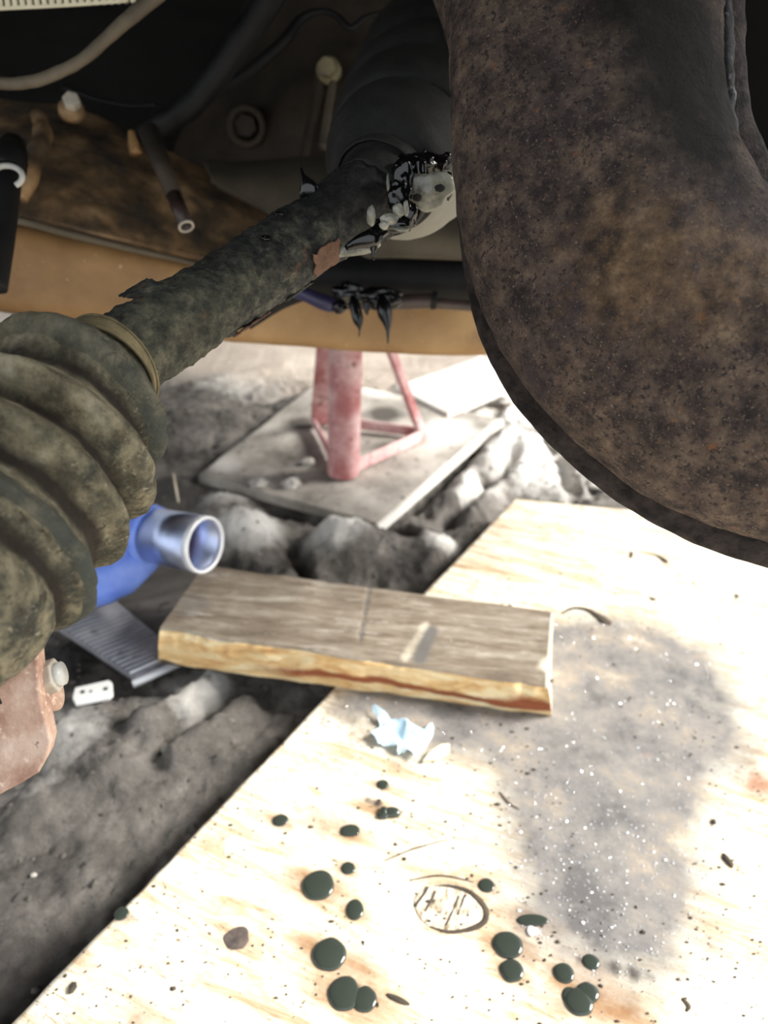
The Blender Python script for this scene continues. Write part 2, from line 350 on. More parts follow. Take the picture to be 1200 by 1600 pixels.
def fsuma(l, x, y):
    s = 0; c, sn = math.cos(GA), math.sin(GA)
    for (a, b, r, k) in l:
        dx, dy = x - a, y - b; u, v = (dx * c + dy * sn) / 1.7, (-dx * sn + dy * c) / .75
        q = (u * u + v * v) / (r * r)
        if q < 6: s = max(s, k * math.exp(-q))
    return s
def height(x, y):
    p = Vector((x, y, 0)); near = 1 if y < 1.35 and abs(x) < .8 else .3
    h = .0075 * noise.fractal(p * 7, 1, 2, 5) * near + (.005 * noise.fractal(p * 34, .8, 2, 5) + .0022 * noise.fractal(p * 130, .8, 2, 3)) * near
    for (a, b, r, k) in bumps:
        q = ((x - a) ** 2 + (y - b) ** 2) / (r * r)
        if q < 6: h += k * math.exp(-q ** 1.3)
    wx = x + .006 * noise.noise(p * 50); wy = y + .006 * noise.noise(p * 50 + Vector((9, 0, 0)))
    for (a, b, r, k) in ridges:
        q, t = segd(wx, wy, a, b); q = (q / r) ** 2
        if q < 6: h += k * math.exp(-q ** 1.2)
    return h
def board_clamp(x, y, h):
    for poly, z in ((PLY, ZP - .0185), (JBP, .006)):
        if inside((x, y), poly): h = min(h, z - .002)
        else:
            d = polyd((x, y), poly)
            if d < .03: h = min(h, z + d * .6)
    return h
def axis_grid(lo, a, b, hi, nf, nc):
    l = [lo + (a - lo) * (1 - (1 - i / nc) ** 2) for i in range(nc)]
    l += [a + (b - a) * i / nf for i in range(nf)]
    l += [b + (hi - b) * (i / nc) ** 2 for i in range(nc + 1)]
    return l
gx = axis_grid(-3.5, -.45, .55, 3.5, 330, 24); gy = axis_grid(-2, .14, 1.4, 5, 420, 24)
V = []; at = {'dry': [], 'oil': [], 'far': []}
for y in gy:
    for x in gx:
        V.append(Vector((x, y, board_clamp(x, y, height(x, y)))))
        at['dry'].append(fsum(dry_lights, x, y)); at['oil'].append(fsum(oil_shades, x, y))
        at['far'].append(min(1, max(0, (y - 1.12 + .25 * x) / .3)))
nx = len(gx)
F = [(j * nx + i, j * nx + i + 1, (j + 1) * nx + i + 1, (j + 1) * nx + i) for j in range(len(gy) - 1) for i in range(nx - 1)]
floor = obj('floor', V, F, M['dirt'], origin=(0, 0, 0)); tag(floor, kind='structure')
for k, v in at.items(): set_attr(floor, k, v)

# ------------------------------------------------ big plywood sheet
ply = thing('plywood_sheet', pb - Vector((0, 0, ZP)), 'large pale plywood sheet with grey oily stain, black drops and knots, lying in the foreground', 'plywood')
def sheet(name, quad, th, m, parent, n, zf=None, curve=None):
    q = [Vector(v) for v in quad]; V = []
    for i in range(n + 1):
        for j in range(n + 1):
            u, v = i / n, j / n
            p = (q[0] * (1 - u) + q[1] * u) * (1 - v) + (q[3] * (1 - u) + q[2] * u) * v
            if zf: p = p + Vector(zf(p, u, v))
            V.append(p)
    F = [(i * (n + 1) + j, (i + 1) * (n + 1) + j, (i + 1) * (n + 1) + j + 1, i * (n + 1) + j + 1) for i in range(n) for j in range(n)]
    F = [f[::-1] for f in F]
    # sides and bottom
    rim = [i * (n + 1) for i in range(n + 1)] + [n * (n + 1) + j for j in range(1, n + 1)] + [i * (n + 1) + n for i in range(n - 1, -1, -1)] + [j for j in range(n - 1, 0, -1)]
    b0 = len(V)
    for r in rim: V.append(V[r] - Vector((0, 0, th)))
    L = len(rim)
    for k in range(L): F.append((rim[k], b0 + k, b0 + (k + 1) % L, rim[(k + 1) % L])[::-1])
    F.append(tuple(b0 + k for k in range(L))[::-1])
    o = obj(name, V, F, m, parent)
    o.data.polygons.foreach_set('use_smooth', [len(p.vertices) == 4 and p.index < n * n for p in o.data.polygons])
    return o
def edge_wobble(p, u, v):
    e = Vector((0, 0, 0))
    if v < 1e-6: e += ndir * (.0012 * noise.noise(p * 60) + .001 * noise.noise(p * 14))
    return e + Vector((0, 0, .0004 * noise.fractal(p * 30, 1, 2, 3)))
po = sheet('sheet', [A_, B_, C_, D_], .018, M['ply'], ply, 380, edge_wobble)
drops = [  # x, y, rx px, ry px, kind, label
    (498, 1384, 27, 23, 'd', 'large oval black oil drop, the farthest of the three big ones in the left column'),
    (515, 1491, 28, 25, 'd', 'large round black oil drop just above the fused double drop'),
    (555, 1422, 15, 16, 'd', 'medium black oil drop between the two large drops of the left column'),
    (544, 1357, 12, 10, 'd', 'small black oil drop just beyond the farthest large oval drop'),
    (438, 1282, 13, 10, 'd', 'small black oil drop at the far left of the drops, away from the others'),
    (547, 1298, 17, 10, 'd', 'flat elongated black oil drop with a streak, below the ridged splash'),
    (598, 1226, 10, 8, 'd', 'smallest farthest black oil drop, nearest to the blue tissue'),
    (760, 1384, 14, 11, 'd', 'small pointed oil drop beside the big pale knot'),
    (832, 1438, 27, 9, 'd', 'long narrow oil drop on the edge of the grey stain beside a white flake'),
    (793, 1477, 25, 20, 'd', 'large round oil drop right of the big knot, below the narrow drop'),
    (800, 1517, 20, 17, 'd', 'medium oil drop directly in front of the round one by the big knot'),
    (881, 1521, 17, 16, 'd', 'medium oil drop just left of the small drop in the dark streak'),
    (923, 1503, 14, 12, 'd', 'small oil drop with a dark streak trailing right over the grey stain'),
    (190, 1428, 12, 10, 'd', 'single oil drop sitting on the left edge of the plywood'),
]
# painted dirt on the sheet (in metres on the board)
SP = [(700, 955), (860, 965), (940, 955), (1040, 970), (1130, 1010), (1170, 1080), (1200, 1150), (1180, 1210), (1130, 1240), (1100, 1330), (1110, 1400), (1100, 1480),
      (1060, 1540), (985, 1550), (930, 1530), (870, 1500), (820, 1460), (800, 1410), (790, 1350), (770, 1290), (760, 1210), (690, 1190), (640, 1180), (560, 1140), (500, 1120), (520, 1085)]
SPW = [tuple(G(x, y, ZP).xy) for x, y in SP]
def pr(x, y, rp, k, ry=None): g = G(x, y, ZP); d = (g - CAM).dot(FW); return (g.x, g.y, rp * d / FPX, k)
browns = [pr(x - rx * .2, y + 2, rx * 1.7, .75) for (x, y, rx, ry, k, l) in drops] + [pr(470, 1368, 26, .7), pr(485, 1478, 30, .8), pr(560, 1510, 34, .8), pr(545, 1555, 60, .8), pr(400, 1275, 20, .5),
         pr(580, 1262, 26, .7), pr(930, 1560, 70, .8), pr(870, 1570, 40, .6), pr(620, 1240, 18, .5), pr(510, 1290, 40, .6), pr(830, 1500, 40, .6), pr(780, 1430, 30, .6), pr(980, 1580, 40, .8), pr(370, 1468, 34, .6), pr(700, 1380, 40, .5), pr(450, 1330, 40, .35), pr(620, 1200, 60, .35), pr(400, 1400, 30, .35), pr(520, 1210, 40, .3), pr(230, 1590, 40, .5), pr(760, 1440, 24, .5), pr(1000, 1190, 50, .45), pr(1120, 1480, 30, .5), pr(870, 1480, 36, .5), pr(900, 1540, 30, .6)]
darks = [pr(590, 1255, 12, .8), pr(575, 1250, 10, .7), pr(530, 1100, 50, .5), pr(545, 1120, 40, .5), pr(960, 1512, 20, .7), pr(990, 1520, 20, .7), pr(1015, 1525, 16, .6), pr(370, 1467, 19, .8), pr(580, 1300, 9, .6), pr(905, 1500, 12, .6)]
reds = [pr(1190, 1228, 46, 1), pr(1150, 1222, 26, .6), pr(1010, 1180, 18, .5)]
sv, bv, dv, rv = [], [], [], []
oo = ply.location
for vt in po.data.vertices:
    x, y = vt.co.x + oo.x, vt.co.y + oo.y
    if y < .95 and y > .12 and x < .6:
        d = polyd((x, y), SPW); s = (.5 + min(d / .05, .55)) if inside((x, y), SPW) else (.5 - min(d / .05, .5)); s -= .25 * max(0, min(1, (x - .22 - .0 * y) / .15)) * max(0, min(1, (y - .28) / .1))
        sv.append(s); bv.append(fsuma(browns, x, y)); dv.append(fsum(darks, x, y)); rv.append(fsum(reds, x, y))
    else: sv.append(0); bv.append(0); dv.append(0); rv.append(0)
for k, v in (('stain', sv), ('brown', bv), ('dark', dv), ('red', rv)): set_attr(po, k, v)
# knots and cracks as raised / sunk pieces of the sheet
def on_ply(l, rpx, name, m, parent=ply, zz=ZP + .0002, n=24, flat=.25):
    pts = []
    for q in l:
        g = G(q[0], q[1], zz); d = (g - CAM).dot(FW); r = (q[2] if len(q) > 2 else rpx) * d / FPX; pts.append((g.x, g.y, g.z, r))
    V = []; F = []; mm = 8
    P_ = [cr(pts, i / n) for i in range(n + 1)]
    for i, q in enumerate(P_):
        a = Vector(P_[max(i - 1, 0)][:3]); b = Vector(P_[min(i + 1, n)][:3]); T = (b - a).normalized(); s = T.cross(Vector((0, 0, 1)))
        for j in range(mm):
            th = 2 * math.pi * j / mm
            r = q[3] * (1 + .35 * noise.noise(Vector(q[:3]) * 300 + Vector((j, 0, 0))))
            V.append(Vector(q[:3]) + s * math.cos(th) * r + Vector((0, 0, 1)) * math.sin(th) * r * flat)
    for i in range(n):
        for j in range(mm):
            k = (j + 1) % mm; F.append((i * mm + j, i * mm + k, (i + 1) * mm + k, (i + 1) * mm + j))
    F.append(tuple(range(mm))[::-1]); F.append(tuple(n * mm + j for j in range(mm)))
    return obj(name, V, F, m, parent)
def dome(x, y, rx, ry, h, z=ZP, rot=0, seed=0, amp=.06, pw=.5, n=28, rings=8, elong=None, sq=None):
    """flat drop: circle in px -> metres on the board. ry is the seen half height"""
    g = G(x, y, z); d = (g - CAM).dot(FW); k = d / FPX
    ell = math.asin(min(1, (CAM.z - z) / (g - CAM).length)); R = rx * k; Q = ry * k / math.sin(ell)
    V = []; F = []
    co, si = math.cos(rot), math.sin(rot)
    for i in range(rings + 1):
        t = i / rings
        for j in range(n):
            th = 2 * math.pi * j / n
            w = 1 + amp * noise.noise(Vector((math.cos(th) * 1.3, math.sin(th) * 1.3, seed * 2.7)))
            rr = math.sin((1 - t) * math.pi / 2) if i else 1
            X, Y = math.cos(th) * R * rr * w, math.sin(th) * Q * rr * w
            V.append(g + Vector((X * co - Y * si, X * si + Y * co, h * (math.sin(t * math.pi / 2) ** pw) if t > 0 else 0)))
    for i in range(rings):
        for j in range(n):
            q = (j + 1) % n; F.append((i * n + j, i * n + q, (i + 1) * n + q, (i + 1) * n + j))
    F.append(tuple(range(n))[::-1])
    return V, F
v, f = dome(703, 1419, 56, 34, .0004, rot=-.2, n=40); k1 = obj('knot', v, f, M['knotpale'], ply); tag(k1, 'big oval pale knot with dark rim')
on_ply([(680, 1384, 1), (705, 1385, 3), (730, 1392, 4), (750, 1408, 5), (760, 1428, 5), (752, 1444, 5), (730, 1453, 4), (700, 1456, 3), (672, 1448, 1)], 4, 'knot_rim', M['crack'])
for l in ([(668, 1386), (660, 1400), (648, 1416)], [(680, 1392), (673, 1408), (664, 1424)], [(716, 1400), (708, 1422), (696, 1446)], [(728, 1398), (724, 1404), (715, 1430)]):
    on_ply(l, 2.6, 'knot_crack', M['crack'], n=12)
v, f = dome(371, 1467, 21, 15, .0006, n=24, amp=.3); obj('knot', v, f, M['knot'], ply)
on_ply([(878, 958, 2), (895, 950, 3), (915, 952, 4), (930, 960, 6), (948, 972, 9), (952, 976, 3)], 5, 'knot_rim', M['crack'])
on_ply([(997, 862, 1), (1010, 864, 2), (1027, 868, 3), (1040, 877, 6), (1044, 879, 2)], 4, 'crack', M['crack'])
on_ply([(987, 862, 3), (985, 872, 3)], 3, 'crack', M['crack'], n=4)
on_ply([(1018, 933, 3), (1020, 936, 5), (1026, 937, 3)], 3, 'pit', M['crack'], n=6)
on_ply([(1150, 928, 3), (1153, 934, 4)], 3, 'pit', M['crack'], n=6)
on_ply([(780, 1238, 2), (795, 1255, 3), (812, 1265, 1)], 3, 'crack', M['crack'], n=8)
on_ply([(640, 1375, 1), (690, 1368, 1.6), (740, 1378, 1)], 2, 'grain_crack', M['crack'], n=14)
on_ply([(600, 1345, 1), (650, 1325, 1.6), (700, 1312, 1)], 2, 'grain_crack', M['crack'], n=14)
on_ply([(1066, 1560, 3), (1076, 1572, 4), (1072, 1580, 2)], 3, 'crack', M['crack'], n=6)
# ply layers seen on the left and far edge
def edge_strip(a, b, z0, z1, out, name, m, parent):
    n = Vector((-(b - a).y, (b - a).x, 0)).normalized() * out
    pts = [Vector((p.x, p.y, z0)) + n for p in (a, b)] + [Vector((p.x, p.y, z1)) + n for p in (b, a)]
    v, f = prism(pts, -n * 1.6); return obj(name, v, f, m, parent, smooth=False)
for z0, z1 in ((ZP - .0175, ZP - .0125), (ZP - .0115, ZP - .0065)):
    edge_strip(A_, B_, z0, z1, .0012, 'ply_layer', M['ply_edge'], ply)

# oil drops (each its own thing)
def single(name, vf, m, label, cat, group=None, smooth=True):
    g = min(vf[0], key=lambda q: q.z); c = sum(vf[0], Vector()) / len(vf[0])
    o = obj(name, vf[0], vf[1], m, None, smooth, origin=Vector((c.x, c.y, g.z))); return tag(o, label, cat, group)
GD = 'black oil drops on the plywood'
for i, (x, y, rx, ry, k, lab) in enumerate(drops):
    rot = 0 if i != 8 else 0
    v, f = dome(x, y, rx * .95, ry * .9, .0020 * min(rx, ry) / 22 + .0006, seed=i, amp=.10, pw=.6)
    single('oil_drop', (v, f), M['oil'], lab, 'oil drop', GD)
def fused(l, lab, h=.0024):
    parts = [dome(x, y, rx * .96, ry * .92, h * kk, seed=s, amp=.1, pw=.7) for s, (x, y, rx, ry, kk) in enumerate(l)]
    single('oil_drop', join(*parts), M['oil'], lab, 'oil drop', GD)
fused([(538, 1553, 27, 25, 1), (570, 1561, 20, 19, .85)], 'two fused black oil drops nearest the bottom edge of the photo')
fused([(905, 1566, 24, 20, 1), (918, 1551, 19, 15, .85), (893, 1558, 16, 14, .6)], 'triple fused oil drop at lower right below the medium drops')
# ridged splash
g1 = G(606, 1272, ZP)
v1 = on_ply
fused([(612, 1271, 16, 8, .9), (598, 1276, 10, 5, .6), (600, 1270, 8, 8, .9)], 'ridged splash of black oil with a bright crest', .0045)
v, f = dome(622, 1562, 20, 4, .0012, rot=-.42, seed=4); single('charred_splinter', (v, f), M['grit'], 'thin charred splinter right of the fused double drop', 'splinter')
for (x, y, rx, ry, rot, nm, lab) in [(113, 1545, 6, 8, 0, 'grit_crumb', 'dark crumb lying alone near the left edge of the plywood'), (1137, 1345, 5, 9, .3, 'grit_crumb', 'dark crumb on the bright plywood right of the grey stain'),
                                     (1115, 1285, 4, 4, 0, 'grit_crumb', 'tiny round dark crumb near the upper right of the grey stain')]:
    v, f = dome(x, y, rx, ry, .002, rot=rot, seed=x, amp=.5); single(nm, (v, f), M['grit'], lab, 'crumb')
v, f = dome(832, 1455, 11, 6, .0015, seed=3, amp=.6); single('white_flake', (v, f), M['white'], 'small white flake in front of the long narrow oil drop', 'flake')

# grit and filings: uncountable
def scatter(n, poly_or_box, size, m, name, label, cat, zf=lambda x, y: ZP, test=None, el=(.5, 2)):
    V = []; F = []; k = 0; tries = 0
    while k < n and tries < n * 30:
        tries += 1
        X = random.uniform(poly_or_box[0], poly_or_box[2]); Y = random.uniform(poly_or_box[1], poly_or_box[3])
        if test and not test(X, Y): continue
        k += 1; s = random.uniform(*size) * (1 if random.random() < .85 else 1.8); a = random.random() * 6.3; e = random.uniform(*el); z = zf(X, Y); b = len(V)
        for j in range(5):
            th = a + 2 * math.pi * j / 5; r = s * random.uniform(.6, 1.1)
            V.append(Vector((X + math.cos(th) * r * e, Y + math.sin(th) * r, z)))
        V.append(Vector((X, Y, z + s * .7)))
        for j in range(5): F.append((b + j, b + (j + 1) % 5, b + 5))
    o = obj(name, V, F, m, None, False, origin=Vector((sum(v.x for v in V) / len(V), sum(v.y for v in V) / len(V), V[0].z))); tag(o, label, cat, kind='stuff'); return o
bx = (-.3, .2, .55, .84)
scatter(2600, bx, (.0003, .0010), M['grit'], 'sawdust_grit', 'dark specks of grit strewn over the pale plywood', 'grit', lambda x, y: ZP + .0003,
        lambda x, y: inside((x, y), PLY) and (noise.noise(Vector((x * 9, y * 9, 0))) > -.15))
scatter(1900, bx, (.00022, .00055), M['filings'], 'metal_filings', 'bright metal filings glittering on the grey oily stain', 'filings', lambda x, y: ZP + .0003,
        lambda x, y: inside((x, y), SPW) and random.random() < (.25 + .9 * max(0, 1 - math.hypot(x - .18, y - .32) / .16)))
scatter(500, (-.5, .2, .3, 1.2), (.0012, .0034), M['dirt'], 'mud_crumbs', 'crumbs of dry mud strewn over the ground between the boards', 'crumbs', height,
        lambda x, y: not inside((x, y), PLY) and not inside((x, y), JBP), el=(.8, 1.3))
for (x, y, r, lab) in [(260, 1166, 12, 'pale flat pebble in the grooved mud left of the plywood'), (240, 1355, 0, ''), (483, 740, 11, 'pale stone at the front edge of the board under the jack stand'),
                       (283, 1085, 8, 'small pale pebble beside the mud ridge under the plank'), (405, 775, 14, 'pale rubble lump on the near edge of the stand board'), (455, 775, 15, 'brownish rubble lump between stand board and mud mounds'),
                       (50, 1362, 5, 'tiny pale pebble in the dark soil at lower left')]:
    if not r: continue
    g = G(x, y, .005); d = (g - CAM).dot(FW); k = r * d / FPX; z = max(height(g.x, g.y), .0) if not inside((g.x, g.y), JBP) else .02
    single('pebble', blob((g.x, g.y, z + k * .3), k, k * .8, k * .55, x, .4), M['stone'], lab, 'pebble')

# ------------------------------------------------ jack stand board and pale far board
jb = sheet('jack_board', [JB[0], JB[1], JB[2], JB[3]], .013, M['ply_grey'], None, 90, lambda p, u, v: Vector((0, 0, .0015 * noise.noise(p * 20))))
tag(jb, 'dusty grey board with a bright cut edge under the red jack stand', 'board')
jd = field([(740, 620, 90, 1), (600, 620, 60, .9), (700, 690, 60, .8), (540, 610, 60, .6), (350, 745, 40, .6), (360, 700, 60, .4)]); jo = field([(460, 735, 60, .7), (470, 680, 36, .9), (600, 665, 40, 1), (440, 770, 40, .5), (610, 740, 50, .5), (640, 700, 30, .3)])  # jd: dry dust and painted light at far right; jo: darker blotches
loc = jb.location
set_attr(jb, 'dry', [fsum(jd, q.co.x + loc.x, q.co.y + loc.y) for q in jb.data.vertices]); set_attr(jb, 'oil', [fsum(jo, q.co.x + loc.x, q.co.y + loc.y) for q in jb.data.vertices])
v, f = prism([G(588, 819, .0212), G(778, 654, .0212), G(782, 657, .0212), G(592, 822, .0212)], (0, 0, -.013))
fb = sheet('far_board', [G(612, 604, .024), G(700, 648, .024), G(822, 596, .024), G(750, 556, .024)], .008, M['ply_pale'], None, 20)
tag(fb, 'pale bright board lying behind the board under the jack stand', 'board')
es = obj('board_edge', v, f, M['ply_pale'], None, False); es.parent = jb; es.matrix_parent_inverse.identity(); es.location = es.location - jb.location  # cut edge coloured pale for the light on this side face
# rubble around
for (x, y, r, lab) in [(440, 905, 0, ''), (880, 690, 24, 'pale broken rubble lump near the edge of the rusty arm'), (925, 745, 22, 'pale rubble lump just beyond the far edge of the plywood'), (780, 625, 16, 'grey clod on the edge of the pale far board')]:
    if r:
        g = G(x, y, .005); d = (g - CAM).dot(FW); k = r * d / FPX
        single('clod', blob((g.x, g.y, height(g.x, g.y) + k * .3), k * 1.2, k, k * .5, x, .6, sc=2), M['stone'], lab, 'clod')

# ------------------------------------------------ plank
plank = thing('wooden_plank', G(560, 1080, ZP), 'weathered grey-brown plank offcut with split yellow front edge lying across the plywood', 'plank')
zt = ZP + .0335
FR, FL, BL, BR = G(858, 1073, zt), G(249, 983, zt), G(318, 884, zt), G(866, 956, zt)
nu, nv = 170, 40
V = []; dk = []; pl = []
sawd = [((G(577, 918, zt).xy), (G(562, 1005, zt).xy))]
for i in range(nu + 1):
    for j in range(nv + 1):
        u, v_ = i / nu, j / nv
        p = (FL * (1 - u) + FR * u) * (1 - v_) + (BL * (1 - u) + BR * u) * v_
        e = .0012 * noise.fractal(p * 25, 1, 2, 4) + .0006 * noise.noise(Vector((p.x * 20, p.y * 180, 0)))
        if v_ < .001: p = p + Vector((0, .004 * noise.noise(Vector((u * 9, 0, 0))) + .0015 * noise.noise(Vector((u * 40, 3, 0))), -.002))
        c1 = segd(p.x, p.y, *sawd[0])[0]
        if c1 < .0016: e -= .0008
        V.append(p + Vector((0, 0, e)))
        dk.append(max(.8 if c1 < .0014 else 0, .9 * math.exp(-(segd(p.x, p.y, G(655, 1030, zt).xy, G(675, 985, zt).xy)[0] / .008) ** 2)) + .5 * math.exp(-((p - G(300, 945, zt)).length / .03) ** 2))  # saw cut, painted shadow beside the pale saw patch, darker left end
        pl.append(max(.5 * math.exp(-(segd(p.x, p.y, G(632, 1030, zt).xy, G(665, 975, zt).xy)[0] / .007) ** 2), .9 if (u > .993 and v_ < 1) else 0, .9 * math.exp(-((p - G(862, 1040, zt)).length / .012) ** 2)))
F = [(i * (nv + 1) + j, (i + 1) * (nv + 1) + j, (i + 1) * (nv + 1) + j + 1, i * (nv + 1) + j + 1) for i in range(nu) for j in range(nv)]
top = obj('plank_top', V, F, M['plank'], plank); set_attr(top, 'dark', dk); set_attr(top, 'pale', pl)
edge = [V[i * (nv + 1)] for i in range(nu + 1)]
FRb, FLb = G(862, 1119, ZP), G(249, 1036, ZP)
V2 = []; rd = []; nk = 16
for i, p in enumerate(edge):
    u = i / nu; q = FLb * (1 - u) + FRb * u
    q = q + Vector((0, .002 * noise.noise(Vector((u * 14, 7, 0))), .003 * max(0, noise.noise(Vector((u * 11, 2, 0)))) + (.005 * math.exp(-(u / .05) ** 2))))
    for k in range(nk + 1):
        t = k / nk; s = p * (1 - t) + q * t
        bul = -.003 * math.sin(t * math.pi) + .0035 * noise.fractal(Vector((u * 9, t * 2.2, 5)), 1, 2, 5)
        crk = segd(u, t, (.16, .72), (.34, .45))[0]; crk2 = segd(u, t, (.34, .45), (.4, .1))[0]
        if min(crk, crk2 * 1.5) < .05: bul += .006 * (1 - min(crk, crk2 * 1.5) / .05)
        s = s + Vector((0, bul if 0 < k < nk else 0, 0))
        V2.append(s)
        rd.append(math.exp(-((t - (.62 + .08 * math.sin(u * 9))) / .16) ** 2) * min(1, max(0, (u - .12) * 3.2)) + (.7 * math.exp(-((u - .95) / .08) ** 2) * math.exp(-((t - .4) / .2) ** 2)))
F2 = [(i * (nk + 1) + k, i * (nk + 1) + k + 1, (i + 1) * (nk + 1) + k + 1, (i + 1) * (nk + 1) + k) for i in range(nu) for k in range(nk)]
sp = obj('split_face', V2, F2, M['plank_side'], plank); set_attr(sp, 'red', rd); tag(sp, 'raw yellow split face with reddish grain')
lr = [V[nu * (nv + 1) + j] for j in range(nv + 1)]; ll = [V[j] for j in range(nv + 1)]; bb = [V[i * (nv + 1) + nv] for i in range(nu + 1)]
dn = Vector((0, 0, -1)) * (zt - ZP - .0002)
def curtain(l, low, name, m):
    n = len(l); v = list(l) + low; return obj(name, v, [(i, i + 1, n + i + 1, n + i) for i in range(n - 1)], m, plank)
curtain(lr, [FRb.lerp(Vector((BR.x, BR.y, ZP)), j / nv) for j in range(nv + 1)], 'end_face', M['chip'])
curtain(ll, [FLb.lerp(Vector((BL.x, BL.y, ZP)), j / nv) for j in range(nv + 1)], 'end_face', M['plank_side'])
curtain(bb, [Vector((q.x, q.y, ZP)) for q in bb], 'back_face', M['plank'])
obj('under_face', [FLb, FRb, Vector((BR.x, BR.y, ZP)), Vector((BL.x, BL.y, ZP))], [(0, 1, 2, 3)], M['plank'], plank, False)
v, f = cyl(P(858, 1066, .655) , P(861, 1062, .661), .0022, .0018, 10); 
on_ply([(930 - 6 - 66, 1066), (863, 1062)], 3, 'nail_hole', M['crack'], plank, zt - .004, 4)

# ------------------------------------------------ tissue, chip
def rumple(c, sx, sy, n, amp, seed, outline, rot=0, h=.01):
    V = []; F = []; idx = {}
    for i in range(n + 1):
        for j in range(n + 1):
            u, v = i / n * 2 - 1, j / n * 2 - 1
            p2 = Vector((u * 2.1, v * 2.1, seed)); r = 1 - .8 * abs(noise.noise(p2)); 
            z = h * (.12 + amp * abs(noise.noise(p2 * .55)) * .9 + .28 * abs(noise.noise(p2 * 1.3)))
            X, Y = u * sx, v * sy; X += .25 * sx * noise.noise(p2 + Vector((3, 0, 0))); Y += .25 * sy * noise.noise(p2 + Vector((0, 5, 0)))
            if not inside((u, v), outline): continue
            co, si = math.cos(rot), math.sin(rot)
            idx[(i, j)] = len(V); V.append(Vector(c) + Vector((X * co - Y * si, X * si + Y * co, z)))
    for i in range(n):
        for j in range(n):
            k = [(i, j), (i + 1, j), (i + 1, j + 1), (i, j + 1)]
            if all(q in idx for q in k): F.append(tuple(idx[q] for q in k))
    return V, F
tc_ = G(625, 1152, ZP)
out = [(-.95, -.1), (-.75, .05), (-.6, .2), (-.75, 1), (-.55, .95), (-.2, .55), (.3, .35), (.75, .35), (1, .3), (.9, -.1), (.6, -.55), (.5, -.95), (0, -.7), (-.5, -.3)]
v, f = rumple(tc_, .028, .03, 40, 1.2, 5, out, 0, .011)
t = single('crumpled_tissue', (v, f), M['paper'], 'crumpled light blue paper tissue in front of the plank', 'tissue', smooth=False); solid(t, .0006, 0)
v, f = prism([G(660, 1188, ZP + .004), G(672, 1172, ZP + .005), G(690, 1162, ZP + .006), G(703, 1161, ZP + .004), G(702, 1174, ZP + .004), G(684, 1184, ZP + .004)], (0, 0, -.0035))
bevel(single('wood_chip', (v, f), M['chip'], 'small pale wood chip beside the blue tissue', 'wood chip', smooth=False), .0006)

# ------------------------------------------------ jack stand
js = thing('jack_stand', G(570, 700, .0205), 'faded red steel jack stand with tubular leg and triangular base', 'jack stand')
zb = .0215
top_c = P(562, 430, .93); base = [G(536, 742, zb), G(661, 688, zb), G(488, 662, zb)]
tubeleg = lambda a, b, r, nm, m=20: obj(nm, *cyl(a, b, r, m=m), M['red'], js)
ztop = .295
tl = Vector((base[0].x + .012, base[0].y + .012, ztop))
bevel(tubeleg(base[0] + Vector((.0, .004, 0)), tl, .0215, 'front_leg', 28), .001)
def bar(a, b, wdt, th, nm, up=Vector((0, 0, 1))):
    a = Vector(a); b = Vector(b); T = (b - a).normalized(); s = T.cross(up).normalized(); u = s.cross(T)
    v = [p + s * x * wdt / 2 + u * y * th / 2 for p in (a, b) for x, y in ((-1, -1), (1, -1), (1, 1), (-1, 1))]
    f = [(3, 2, 1, 0), (4, 5, 6, 7), (0, 1, 5, 4), (1, 2, 6, 5), (2, 3, 7, 6), (3, 0, 4, 7)]
    return bevel(obj(nm, v, f, M['red'], js, False), .0012)
tr = Vector((base[0].x + .015, base[0].y + .045, ztop - .01))
bar(base[1] + Vector((0, 0, .004)), tr + Vector((.012, -.01, 0)), .011, .011, 'brace')
bar(base[2] + Vector((.012, 0, 0)), tr + Vector((-.02, 0, .0)), .03, .006, 'rear_leg', Vector((.2, -1, 0)))
bar(base[0] + Vector((.015, .004, .010)), base[1] + Vector((.003, 0, .010)), .004, .018, 'base_bar')
bar(base[1] + Vector((0, .004, .010)), base[2] + Vector((.0, .0, .010)), .004, .016, 'base_bar')
bar(base[2] + Vector((0, 0, .010)), base[0] + Vector((-.01, .01, .010)), .004, .016, 'base_bar')
obj('collar', *cyl(tl - Vector((0, 0, .02)), tl + Vector((.004, .02, .012)), .03, .028), M['red'], js)
obj('saddle', *box(tl + Vector((.004, .015, .02)), .05, .05, .016), M['red'], js, False)

# ------------------------------------------------ blue tool with steel sleeve
tool = thing('sleeve_tool', G(270, 880, .01), 'blue plastic tool with shiny open steel sleeve lying in the mud', 'tool')
ca, cb = P(238, 836, .755), P(317, 851, .728)
rs = .0272
obj('steel_sleeve', *cyl(ca, cb, rs, rs, 48, .92), M['steel'], tool)
T = (cb - ca).normalized()
obj('sleeve_rim', *cyl(cb - T * .002, cb + T * .0035, rs * 1.02, rs * 1.0, 48, .9), M['steel_rim'], tool)
obj('red_insert', *cyl(ca + T * .005, ca + T * .03, rs * .45, rs * .45, 24), M['red'], tool)
obj('sleeve_back', *cyl(ca - T * .001, ca + T * .004, rs * .9, rs * .9, 32), M['dark_board'], tool)
v, f = sweep(pxpath([(262, 806, .77, 8), (240, 822, .77, 24), (222, 855, .765, 36), (190, 890, .75, 40), (150, 915, .74, 34), (100, 940, .73, 28)]), 40, 24, aspect=.7, disp=lambda p, t, th: .003 * noise.noise(p * 60))
obj('plastic_body', v, f, M['blue'], tool)
obj('band', *cyl(ca - T * .006, ca + T * .004, rs * 1.12, rs * 1.05, 40), M['blue'], tool)

